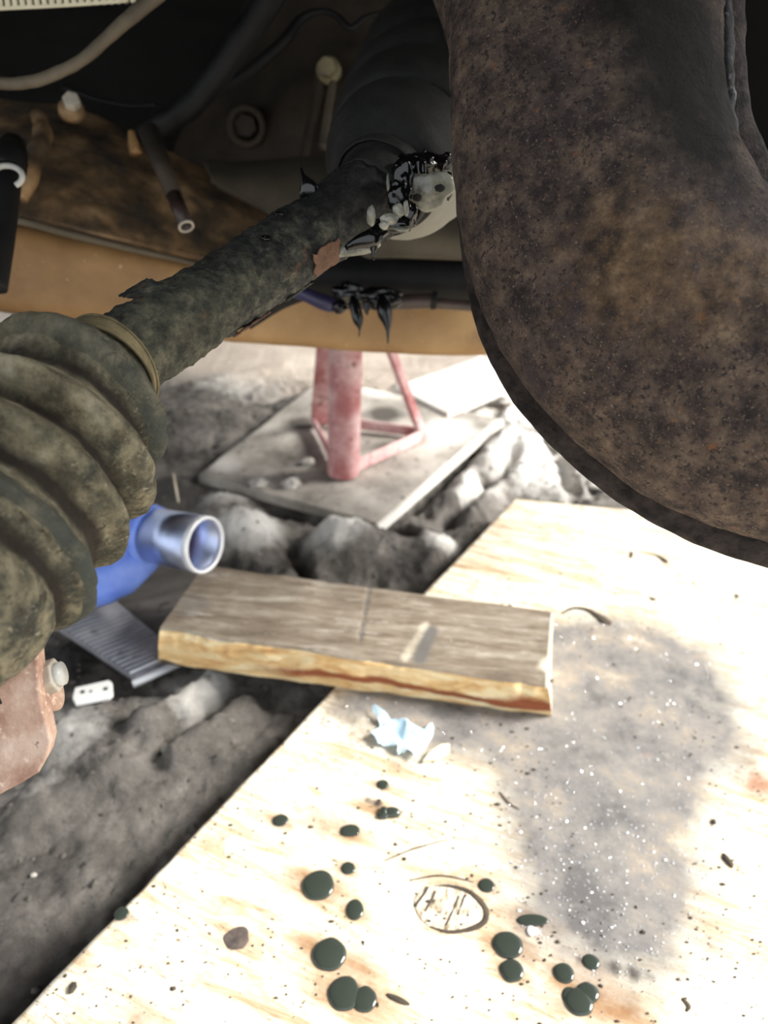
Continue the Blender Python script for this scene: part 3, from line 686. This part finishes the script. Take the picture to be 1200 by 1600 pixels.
# ------------------------------------------------ dark board, ribbed strip, perforated tag
q = [G(60, 940, .012), G(236, 1062, .012), G(330, 905, .012), G(230, 872, .012)]
db = sheet('scrap_board', q, .012, M['dark_board'], None, 20, lambda p, u, v: Vector((0, 0, .0015 * noise.noise(p * 30))))
tag(db, 'dark oily scrap board under the left end of the plank', 'board')
st = thing('ribbed_strip', G(190, 1010, .016), 'grey ribbed metal strip lying below the rubber boot', 'metal strip')
e0, e1 = [G(214, 1062, .019), G(290, 1028, .019)], [G(60, 960, .019), G(165, 925, .019)]
v, f = prism([e0[0], e0[1], e1[1], e1[0]], (0, 0, -.006)); bevel(obj('strip_plate', v, f, M['strip'], st, False), .001)
nr = 22
for k in range(nr):
    t = k / (nr - 1)
    a = e0[0].lerp(e1[0], t * .96 + .03); b = e0[1].lerp(e1[1], t * .96 + .03)
    a = a.lerp(b, .03); b = b.lerp(a, .03)
    obj('rib', *cyl(a + Vector((0, 0, .0006)), b + Vector((0, 0, .0006)), .0013, m=8), M['steel_rim'] if k == 1 else M['strip'], st)
obj('end_lip', *cyl(e0[0] - Vector((.002, .006, 0)), e0[1] - Vector((.002, .006, 0)), .0035, m=12), M['steel_rim'], st)
tg = thing('perforated_tag', G(145, 1080, .02), 'small white perforated tag with three holes in the mud', 'tag')
tp = [G(117, 1074, .024), G(170, 1062, .024), G(175, 1066, .024), G(176, 1084, .024), G(170, 1089, .024), G(118, 1099, .024), G(113, 1090, .024)]
v, f = prism(tp, (0, 0, -.004)); bevel(obj('tag_plate', v, f, M['white'], tg, False), .0008)
for (x, y) in ((129, 1081), (142, 1080), (165, 1076)):
    g = G(x, y, .0243); obj('hole', *cyl(g - Vector((0, 0, .001)), g + Vector((0, 0, .0003)), .0019 if x != 142 else .0012, m=14), M['void'], tg)
# needle stick
tl_ = thing('straw', G(278, 780, .0), 'thin pale straw leaning beyond the shiny steel sleeve', 'straw')
obj('straw_stem', *cyl(P(271, 740, .86), P(279, 785, .85), .0012, m=8), M['chip'], tl_)

# ------------------------------------------------ drive shaft, boot, joint
ds = thing('drive_shaft', P(390, 430, .34), 'greasy rust-crusted drive shaft with ribbed rubber boot and black inner joint', 'drive shaft')
SH = pxpath([(140, 594, .292, 66), (195, 558, .30, 66), (300, 489, .322, 61), (400, 424, .342, 58), (500, 358, .362, 56), (560, 322, .376, 62), (600, 295, .388, 66)])
def sdisp(p, t, th): return .0014 * noise.fractal(p * 120, 1, 2, 5) + .0009 * max(0, noise.noise(p * 330)) + .001 * noise.noise(p * 30)
v, f = sweep(SH, 190, 120, disp=sdisp); sh = obj('shaft_bar', v, f, M['shaft'], ds)
gr = []; md = []
for i in range(191):
    for j in range(120):
        t = i / 190; th = 2 * math.pi * j / 120
        up = .5 - .5 * math.cos(th)          # 1 at the upper side
        gr.append(min(1, max(0, (t - .55) * 2.2) + .55 * up * (t > .3)) if t < .95 else 1)
        md.append(max(0, .95 - t * 1.25) * (.55 + .5 * math.sin(th)))
gr += [1, 1]; md += [0, 0]
set_attr(sh, 'grease', gr); set_attr(sh, 'mud', md)
def shell(t0, t1, a0, a1, off, name, m, lift=0, n=26, seed=0):
    V = []; F = []
    for i in range(n + 1):
        for j in range(n + 1):
            u, w_ = i / n, j / n
            uu = u + .12 * noise.noise(Vector((w_ * 4, seed, u))) * (1 if u in (0, 1) else 1); ww = w_ + .15 * noise.noise(Vector((u * 4, seed + 5, w_)))
            t = t0 + (t1 - t0) * uu; th = math.radians(a0 + (a1 - a0) * ww)
            q = cr(SH, t); q2 = cr(SH, t + .01); c = Vector(q[:3]); T = (Vector(q2[:3]) - c).normalized()
            vv = CAM - c; vv = (vv - T * vv.dot(T)).normalized(); s = T.cross(vv)
            V.append(c + (s * math.cos(th) + vv * math.sin(th)) * (q[3] + off + lift * w_ + .0004 * noise.noise(c * 300 + Vector((i, j, 0)) * .3)))
    F = [(i * (n + 1) + j, (i + 1) * (n + 1) + j, (i + 1) * (n + 1) + j + 1, i * (n + 1) + j + 1) for i in range(n) for j in range(n)]
    return solid(obj(name, V, F, m, ds), .0009)
shell(.575, .64, 22, 66, .0014, 'rust_flake', M['flake'], seed=1)
shell(.385, .47, -8, 10, .0016, 'rust_flake', M['flake'], seed=2)
shell(.52, .58, -4, 12, .0016, 'rust_flake', M['shaft'], seed=5)
shell(.235, .295, 152, 180, .0013, 'rust_flake', M['shaft'], .0028, seed=3)
# outer rubber boot
BP = [(200, 555, .302, 64), (178, 570, .2975, 72), (160, 583, .292, 78), (146, 598, .287, 96), (122, 622, .28, 150), (95, 652, .273, 128), (68, 692, .266, 186), (42, 725, .260, 152), (12, 762, .253, 204), (-14, 798, .247, 168), (-52, 845, .239, 216), (-84, 885, .232, 176), (-112, 925, .226, 192), (-160, 975, .218, 180)]
BW = pxpath(BP)
def bdisp(p, t, th): return .0009 * noise.fractal(p * 90, 1, 2, 5) + .0011 * noise.noise(p * 28) + .0004 * max(0, noise.noise(p * 260)) * 2
v, f = sweep(BW, 260, 190, disp=bdisp)
bt = obj('rubber_boot', v, f, M['boot'], ds); tag(bt, 'muddy ribbed rubber bellows')
mud = []; gv = []; cl = []
for i in range(261):
    t = i / 260; k = t * 13
    # groove positions at control 5,7,9,11
    g = max(math.exp(-((k - c) / .42) ** 2) for c in (5, 7, 9, 11)) if k > 4 else 0
    for j in range(190):
        th = 2 * math.pi * j / 190; lo = .5 + .5 * math.cos(th)
        mud.append(.30 + .45 * lo + (.1 if 5.5 < k < 9 else 0)); gv.append(g * (.95 - .25 * lo))
        cl.append((.75 if k < 4.6 and k > 2.5 else (.8 if 9.6 < k < 10.4 else .1)) * (1 - .35 * lo))
mud += [0, 0]; gv += [0, 0]; cl += [0, 0]
set_attr(bt, 'mud', mud); set_attr(bt, 'groove', gv); set_attr(bt, 'clean', cl)
v, f = sweep(BW, 16, 90, t0=.085, t1=.19, rf=lambda t, r: r + .0012, caps=False); c = obj('boot_clamp', v, f, M['clamp'], ds); solid(c, .0012); tag(c, 'tan clamp band')
v, f = sweep(BW, 6, 90, t0=.073, t1=.095, rf=lambda t, r: r + .0022, caps=False); solid(obj('clamp_lip', v, f, M['clamp'], c), .001)
# inner joint
JP = pxpath([(575, 312, .378, 62), (588, 300, .383, 66), (596, 292, .387, 72), (600, 287, .390, 66), (604, 281, .393, 80), (612, 272, .398, 100), (620, 262, .405, 115), (626, 252, .413, 118), (630, 246, .418, 110), (634, 240, .423, 124), (645, 222, .44, 130), (650, 215, .447, 128), (654, 208, .452, 118), (660, 200, .46, 136), (668, 190, .475, 138), (672, 183, .482, 126), (682, 170, .497, 142), (700, 145, .53, 150)])
v, f = sweep(JP, 150, 110, disp=lambda p, t, th: .0003 * noise.noise(p * 200)); jo_ = obj('inner_joint', v, f, M['joint'], ds); tag(jo_, 'stepped black inner joint housing')
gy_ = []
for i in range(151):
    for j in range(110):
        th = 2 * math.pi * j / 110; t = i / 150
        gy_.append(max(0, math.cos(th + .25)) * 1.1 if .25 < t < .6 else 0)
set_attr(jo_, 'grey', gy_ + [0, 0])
v, f = sweep(JP, 10, 80, t0=.085, t1=.15, rf=lambda t, r: r + .001, caps=False, disp=lambda p, t, th: .0004 * noise.noise(p * 200)); solid(obj('joint_clamp', v, f, M['joint'], jo_), .001)
# grease clumps stuck to the joint and shaft
def lump(x, y, d, rx, ry, rz, seed, m=M['grease'], amp=.5, nm='grease_clump', par=ds, sc=1.6, rot=0, n=36):
    k = d / FPX; return obj(nm, *blob(P(x, y, d), rx * k, rz * k, ry * k, seed, amp, n, n // 2 + 4, sc, rot), m, par)
random.seed(3)
for (x, y, d, rx, ry, rz) in [(612, 250, .372, 30, 12, 10), (640, 262, .364, 26, 20, 12), (632, 285, .358, 16, 30, 12), (626, 310, .353, 18, 26, 12), (648, 252, .370, 34, 12, 12), (676, 256, .374, 26, 16, 12),
                              (640, 335, .350, 12, 22, 10), (618, 352, .348, 22, 12, 8), (596, 352, .352, 14, 10, 8), (655, 290, .362, 14, 34, 9), (606, 262, .37, 14, 20, 8), (700, 290, .372, 8, 20, 8)]:
    lump(x, y, d, rx, ry, rz, x, amp=.3, sc=1.7)
for k in range(16):
    t = k / 15; x = 600 + 95 * t + random.uniform(-8, 8); y = 238 + 10 * t + random.uniform(-8, 6)
    lump(x, y, .374, random.uniform(3, 8), random.uniform(3, 6), 4, k, amp=.3, nm='grease_bead', n=12)
gs = lump(672, 298, .360, 35, 28, 8, 6, M['greygrease'], .35, 'torn_flap', sc=1.3); tag(gs, 'grey torn boot flap smeared with grease')
lump(687, 294, .3525, 8, 6, 3, 7, M['void'], .2, 'hole', gs)
lump(652, 309, .3535, 7, 6, 3, 17, M['void'], .3, 'hole', gs)
for (x, y, rx, ry, k) in [(608, 343, 14, 9, 8), (622, 330, 9, 12, 9), (600, 352, 8, 7, 11), (634, 326, 5, 12, 12), (580, 338, 7, 16, 30), (628, 358, 12, 4, 33), (606, 285, 3, 12, 34)]:
    lump(x, y, .345 if x != 606 else .36, rx, ry, 5, k, M['greygrease'], .2, 'grease_smear', sc=1.2)
tube('grease_fin', [(470, 262, .350, 1.5), (474, 275, .350, 4), (480, 288, .351, 12), (484, 300, .353, 17), (486, 312, .356, 18)], M['grease'], ds, aspect=.5, n=16)
tube('grease_fin', [(520, 398, .355, 5), (550, 388, .354, 12), (575, 380, .353, 15), (590, 372, .353, 12)], M['greygrease'], ds, aspect=.5, n=20)
tube('grease_fin', [(540, 388, .352, 4), (560, 378, .350, 10), (580, 372, .349, 14), (592, 362, .350, 12), (604, 350, .350, 14)], M['grease'], ds, aspect=.5, n=20)
tube('grease_drip', [(583, 365, .352, 9), (584, 385, .352, 7), (583, 398, .352, 2), (584, 406, .352, 1)], M['grease'], ds, n=14)
lump(414, 372, .328, 8, 4, 6, 12, M['grease'], .4, 'grease_clump'); lump(436, 334, .335, 8, 3, 6, 13, M['grease'], .4, 'grease_clump')

# ------------------------------------------------ rusty bracket lower left
bk = thing('rusty_bracket', P(20, 1150, .27), 'rust-speckled steel knuckle bracket with nut below the rubber boot at lower left', 'bracket')
bp = [(-120, 1000), (56, 1000), (60, 1050), (64, 1100), (74, 1135), (79, 1160), (73, 1185), (60, 1208), (30, 1226), (0, 1242), (-120, 1290)]
d0 = .262; v, f = prism([P(x, y, d0) for x, y in bp], Vector((-.15, 1, -.35)).normalized() * .009)
pb_ = bevel(obj('plate', v, f, M['bracket'], bk, False), .0008)
obj('hole', *cyl(P(-8, 1086, .2615), P(-8, 1086, .2635), .0037, m=28), M['void'], bk)
na = P(62, 1062, .272)
ax = Vector((1, .15, .25)).normalized()
nt_ = obj('bolt_nut', *cyl(na, na + ax * .0065, .0062, m=6), M['pale_metal'], bk, False); bevel(nt_, .0006)
obj('bolt_washer', *cyl(na + Vector((0, 0, -.006)) , na + ax * .004 + Vector((0, 0, -.006)), .0075, m=24), M['bracket'], bk)
obj('bolt_end', *cyl(na + ax * .005, na + ax * .0085, .0042, m=20), M['clip'], nt_)

# ------------------------------------------------ big rusty curved arm on the right
ar = thing('suspension_link', P(950, 400, .30), 'large curved rusted steel suspension arm filling the upper right', 'suspension arm')
AP = [(800, -330, .34, 235), (868, -150, .32, 225), (903, 0, .305, 212), (912, 150, .30, 206), (925, 290, .296, 212), (975, 425, .292, 222), (1062, 532, .288, 224), (1190, 610, .284, 226), (1380, 655, .28, 232), (1600, 690, .275, 236)]
AW = pxpath(AP)
def adisp(p, t, th): return .0007 * noise.fractal(p * 110, 1, 2, 5) + .0011 * noise.noise(p * 25)
v, f = sweep(AW, 340, 220, disp=adisp, aspect=.62)
# a web fills the inner corner so the limbs blend like a stamped shell
ao = obj('arm_shell', v, f, M['arm'], ar)
oc = []; shades = []
oc_pts = [(P(x, y, .26), r, k) for x, y, r, k in ((1000, 400, .035, .9), (1110, 440, .03, .9), (960, 340, .022, .6), (1170, 430, .02, .8), (960, 480, .02, .5))]
shade_pts = [(P(x, y, .27), r, k) for x, y, r, k in ((1060, 60, .03, .95), (1030, 170, .022, .8), (1080, 230, .025, .95), (1000, -20, .03, .9), (1130, 330, .022, .8), (1090, 130, .03, 1))]
bl = ar.location
for vt in ao.data.vertices:
    p = vt.co + bl
    oc.append(max(k * math.exp(-((p - c).length / r) ** 2) for c, r, k in oc_pts)); shades.append(max(k * math.exp(-((p - c).length / r) ** 2) for c, r, k in shade_pts))
set_attr(ao, 'ochre', oc); set_attr(ao, 'shade', shades)
FP = [(x + (8 if i > 4 else 14), y + (16 if i > 4 else 6 if i > 3 else 0), d + .012, r + (26 if i > 4 else 18 if i > 3 else 14)) for i, (x, y, d, r) in enumerate(AP)]
v, f = sweep(pxpath(FP), 140, 90, aspect=.16, sq=.7, disp=lambda p, t, th: .0006 * noise.fractal(p * 90, 1, 2, 4)); obj('seam_flange', v, f, M['flange'], ar)
SPn = [(1128, -60, .285, 14), (1132, 60, .284, 14), (1134, 160, .283, 14), (1142, 240, .282, 14), (1160, 300, .281, 14), (1185, 350, .28, 16), (1230, 400, .28, 18)]
v, f = sweep(pxpath(SPn), 80, 24, disp=lambda p, t, th: .0012 * noise.fractal(p * 150, 1, 2, 5)); s_ = obj('black_seam', v, f, M['seal'], ar)

# ------------------------------------------------ crossmember
cm = thing('crossmember', P(400, 470, .72), 'rusty orange-brown crossmember beam running behind the drive shaft', 'crossmember')
v, f = sweep(pxpath([(-220, 350, .60, 72), (-20, 410, .63, 70), (150, 440, .655, 64), (320, 472, .68, 56), (460, 492, .70, 48), (600, 502, .71, 48), (740, 506, .71, 48), (900, 490, .71, 48), (1150, 465, .71, 48)]), 120, 48, aspect=.8, sq=.6,
             disp=lambda p, t, th: .0008 * noise.fractal(p * 22, 1, 2, 4))
obj('lower_beam', v, f, M['beam'], cm)
def brow(x, y): return (x, y)
rows = [[(-80, 150, .70), (40, 165, .69), (120, 175, .69), (210, 215, .70), (330, 275, .72), (460, 335, .74)],
        [(-80, 240, .62), (40, 250, .62), (130, 262, .63), (230, 290, .65), (340, 325, .68), (450, 365, .71)],
        [(-80, 335, .585), (40, 345, .59), (140, 368, .60), (240, 392, .625), (330, 412, .65), (450, 440, .68)]]
v, f = patch(rows, 90, 60, lambda p: .004 * noise.fractal(p * 16, 1, 2, 4) + .001 * noise.fractal(p * 80, 1, 2, 3)); solid(obj('upper_plate', v, f, M['beam_top'], cm), .004)
tube('seam_lip', [(-60, 330, .583, 6), (30, 345, .585, 6), (110, 366, .592, 6), (200, 388, .61, 5), (300, 411, .635, 4), (400, 440, .66, 4)], M['ledge'], cm, n=50)
# raised fold on the plate
tube('fold', [(30, 310, .575, 14), (48, 262, .58, 16), (66, 215, .60, 14), (60, 180, .63, 10)], M['beam_top'], cm, disp=lambda p, t, th: .002 * noise.noise(p * 60))
bo = obj('bolt', *cyl(P(116, 178, .64), P(111, 154, .62), .0072, m=6), M['pale_metal'], cm, False); bevel(bo, .0012)
obj('bolt_flange', *cyl(P(112, 178, .632), P(111, 168, .626), .0100, m=24), M['beam_top'], bo)
tube('nib', [(212, 240, .64, 9), (208, 222, .64, 8), (205, 205, .64, 5)], M['beam'], cm, n=10)

# ------------------------------------------------ gearbox and engine bay behind
gb = thing('gearbox', P(450, 200, .8), 'dark brown gearbox casing with round plug and bolt behind the drive shaft', 'gearbox')
rows = [[(400, -40, .84), (440, -40, .80), (500, -40, .76), (620, -40, .74), (760, -40, .74)],
        [(345, 90, .84), (410, 90, .79), (480, 90, .75), (620, 90, .72), (760, 90, .72)],
        [(285, 200, .84), (390, 200, .78), (480, 200, .735), (620, 200, .70), (760, 200, .70)],
        [(250, 290, .84), (380, 275, .80), (480, 275, .74), (620, 290, .70), (760, 320, .70)]]
v, f = patch(rows, 80, 60, lambda p: .006 * noise.fractal(p * 14, 1, 2, 4)); solid(obj('casing', v, f, M['case'], gb), .01, 1)
rows = [[(320, 262, .72), (400, 262, .70), (500, 258, .68), (640, 300, .62), (800, 340, .62)], [(330, 280, .67), (400, 285, .65), (500, 300, .62), (640, 350, .58), (800, 385, .58)],
        [(340, 295, .66), (420, 335, .64), (520, 400, .61), (640, 405, .58), (800, 410, .58)]]
v, f = patch(rows, 60, 30, lambda p: .004 * noise.fractal(p * 20, 1, 2, 4)); solid(obj('casing_ledge', v, f, M['ledge'], gb), .006)
obj('plug', *cyl(P(384, 197, .78), P(384, 197, .755), .021, .019, 32, .7), M['case'], gb)
obj('plug_core', *cyl(P(384, 197, .78), P(384, 197, .763), .012, .011, 6), M['case'], gb, False)
tube('casing_rib', [(500, 120, .725, 8), (492, 170, .72, 8), (480, 220, .715, 8), (470, 275, .71, 7)], M['case'], gb)
tube('casing_rib', [(520, 130, .70, 6), (512, 180, .69, 7), (505, 230, .68, 7)], M['ledge'], gb)
bo = obj('bolt', *cyl(P(514, 112, .72), P(510, 104, .70), .0085, m=6), M['yellowbolt'], gb, False)
obj('bolt_flange', *cyl(P(515, 113, .722), P(513, 109, .712), .0115, m=24), M['yellowbolt'], bo)
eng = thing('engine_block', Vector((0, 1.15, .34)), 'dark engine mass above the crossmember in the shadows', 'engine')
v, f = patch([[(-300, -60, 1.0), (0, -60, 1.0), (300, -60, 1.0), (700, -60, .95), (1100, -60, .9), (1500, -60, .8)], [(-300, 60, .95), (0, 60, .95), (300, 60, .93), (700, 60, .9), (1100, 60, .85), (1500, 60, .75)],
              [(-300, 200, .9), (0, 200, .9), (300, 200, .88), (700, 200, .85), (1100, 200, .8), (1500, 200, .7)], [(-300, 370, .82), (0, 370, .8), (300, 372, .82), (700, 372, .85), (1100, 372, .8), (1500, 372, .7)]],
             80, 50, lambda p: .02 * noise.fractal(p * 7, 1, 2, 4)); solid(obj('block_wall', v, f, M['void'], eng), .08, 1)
# wheel arch / body above
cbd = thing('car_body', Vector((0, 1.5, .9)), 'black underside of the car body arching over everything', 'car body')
obj('floor_pan', *box((-.15, 1.0, .93), 1.9, 2.6, .03), M['void'], cbd, False)  # car underside, extended over the viewer to cut the top light
obj('shade_panel', *box((.42, .95, .70), .03, .9, .40), M['void'], cbd, False)  # unseen panel added to keep the sun off the curved arm
obj('shade_panel', *box((-1.0, 1.3, .65), .03, 1.8, .5), M['void'], cbd, False)  # unseen panel added on the left to close the bay off from the sky
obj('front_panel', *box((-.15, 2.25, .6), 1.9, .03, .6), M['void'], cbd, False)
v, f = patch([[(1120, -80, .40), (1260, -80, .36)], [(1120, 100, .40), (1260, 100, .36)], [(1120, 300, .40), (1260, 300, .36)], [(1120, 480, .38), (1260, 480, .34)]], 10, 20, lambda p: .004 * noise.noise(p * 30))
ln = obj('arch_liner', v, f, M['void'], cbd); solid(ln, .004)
tube('liner_nib', [(1185, 330, .33, 6), (1190, 300, .33, 12), (1196, 280, .33, 7)], M['yellowbolt'], cbd, n=10)

# ------------------------------------------------ hoses, rods
def hose(name, l, m, label, cat, par=None, **k):
    v, f = sweep(pxpath(l), k.pop('n', 60), k.pop('seg', 18), **k)
    o = obj(name, v, f, m); return tag(o, label, cat)
hose('tan_hose', [(-60, 118, .5, 10), (0, 130, .5, 9), (40, 129, .5, 9), (80, 118, .5, 9), (130, 92, .5, 9), (180, 48, .5, 10), (215, 18, .5, 11), (260, -20, .5, 12)], M['hose'], 'thin tan hose curving across the upper left corner', 'hose',
     disp=lambda p, t, th: .0004 * noise.noise(p * 120))
hose('black_hose', [(470, -70, .56, 22), (420, 0, .58, 21), (375, 65, .60, 21), (325, 135, .62, 20), (280, 178, .63, 19), (240, 200, .64, 17), (215, 208, .65, 15)], M['black'], 'thick black rubber hose running down from the top edge', 'hose',
     disp=lambda p, t, th: .0003 * math.sin(t * 420))
hose('thin_cable', [(240, 205, .70, 7), (330, 150, .69, 8), (385, 115, .68, 9), (440, 68, .67, 9), (470, 30, .67, 7), (500, 18, .67, 5), (525, 24, .67, 5), (548, 44, .67, 5), (575, 26, .67, 4), (640, 14, .67, 4), (720, 0, .67, 4)], M['black'],
     'thin dark cable looping beside the gearbox at the top', 'cable')
hose('arched_cable', [(95, 135, .66, 4), (150, 155, .66, 4), (200, 165, .66, 4), (245, 164, .66, 4)], M['black'], 'thin black wire sagging behind the pale bolt', 'cable', n=24)
dt = thing('drain_tube', P(250, 270, .58), 'short dark drain tube hanging down with open end', 'tube')
ta, tb = P(232, 205, .585), P(291, 354, .56)
obj('tube_upper', *cyl(ta, ta.lerp(tb, .68),   .0078, .0062, 24), M['case'], dt)
obj('tube_tip', *cyl(ta.lerp(tb, .62), tb, .0056, .0056, 24, .72), M['blacktube'], dt)
obj('tube_rim', *cyl(tb.lerp(ta, .01), tb + (tb - ta) * .006, .0058, .0058, 24, .75), M['pale_metal'], dt)
rd_ = thing('link_rod', P(8, 330, .5), 'black rod with a pale retaining ring at the left edge', 'rod')
tube('rod', [(14, 262, .485, 20), (8, 310, .48, 21), (0, 370, .475, 22), (-12, 450, .47, 22)], M['black'], rd_)
tube('rod_cap', [(20, 225, .50, 18), (16, 245, .49, 26), (12, 262, .487, 27), (10, 268, .486, 24)], M['black'], rd_, n=20)
ring = [(10 + 25 * math.cos(a), 276 + 17 * math.sin(a)) for a in [math.radians(x) for x in range(-170, 60, 16)]]
v, f = sweep(pxpath([(x, y, .465, 4.5) for x, y in ring]), 50, 10); obj('retaining_ring', v, f, M['clip'], rd_)
sb = hose('stabiliser_bar', [(380, 500, .60, 18), (440, 455, .60, 26), (500, 432, .60, 34), (600, 435, .60, 36), (700, 436, .60, 36), (820, 440, .60, 36)], M['black'], 'thick black bar between drive shaft and crossmember', 'bar')
hp = thing('brake_pipe', P(600, 470, .58), 'dark brown pipe with a coupling running along the crossmember', 'pipe')
tube('pipe', [(520, 472, .575, 11), (560, 472, .575, 11), (600, 472, .575, 12), (680, 470, .575, 11)], M['blacktube'], hp)
tube('coupling', [(674, 469, .575, 14), (682, 470, .575, 14)], M['black'], hp, n=6)
tube('pipe_end', [(680, 474, .576, 8), (740, 478, .576, 8), (820, 482, .576, 8)], M['blacktube'], hp)
tube('violet_sleeve', [(430, 448, .573, 8), (470, 458, .573, 10), (510, 474, .573, 12), (535, 478, .573, 9)], M['purple'], hp)
gd = thing('grease_drips', P(570, 480, .56), 'black glossy grease clump dripping in two tails over the pipe', 'grease')
def dl(x, y, rx, ry, s, m='grease'): 
    k = .56 / FPX; return obj('clump', *blob(P(x, y, .56), rx * k, 9 * k, ry * k, s, .3, 28, 18, 1.8), M[m], gd)
dl(545, 460, 26, 18, 1); dl(590, 462, 36, 14, 2); dl(600, 472, 26, 14, 3); dl(530, 480, 12, 10, 4); dl(540, 448, 12, 8, 5)
tube('drip_tail', [(550, 462, .555, 3), (553, 472, .555, 8), (556, 485, .555, 9), (560, 502, .555, 8), (562, 514, .555, 2), (561, 526, .555, 1)], M['grease'], gd, n=20)
tube('drip_tail', [(596, 462, .555, 4), (598, 472, .555, 10), (601, 488, .555, 12), (605, 505, .555, 7), (606, 518, .555, 3), (606, 537, .555, 1.2)], M['grease'], gd, n=20)
tube('drip_tail', [(573, 472, .555, 6), (573, 485, .555, 4), (574, 493, .555, 1)], M['grease'], gd, n=10)
# cream louvred panel top left
lv = thing('slatted_panel', P(80, -30, .5), 'cream slatted panel in the top left corner', 'panel')
v, f = prism([P(-80, 19, .50), P(60, 11, .50), P(196, 3, .50), P(250, -90, .50), P(-80, -90, .50)], Vector((0, .006, .004))); obj('panel_back', v, f, M['ledge'], lv, False)
for k in range(24):
    x = -70 + k * 11.5
    a = P(x, -85, .497); b = P(x + 14, 12 - x * .045, .497)
    obj('slat', *cyl(a, b, .0019, m=8), M['cream'], lv)
tube('panel_lip', [(-80, 17, .497, 3), (0, 13, .497, 3), (100, 8, .497, 3), (200, 1, .497, 3)], M['cream'], lv, n=20)
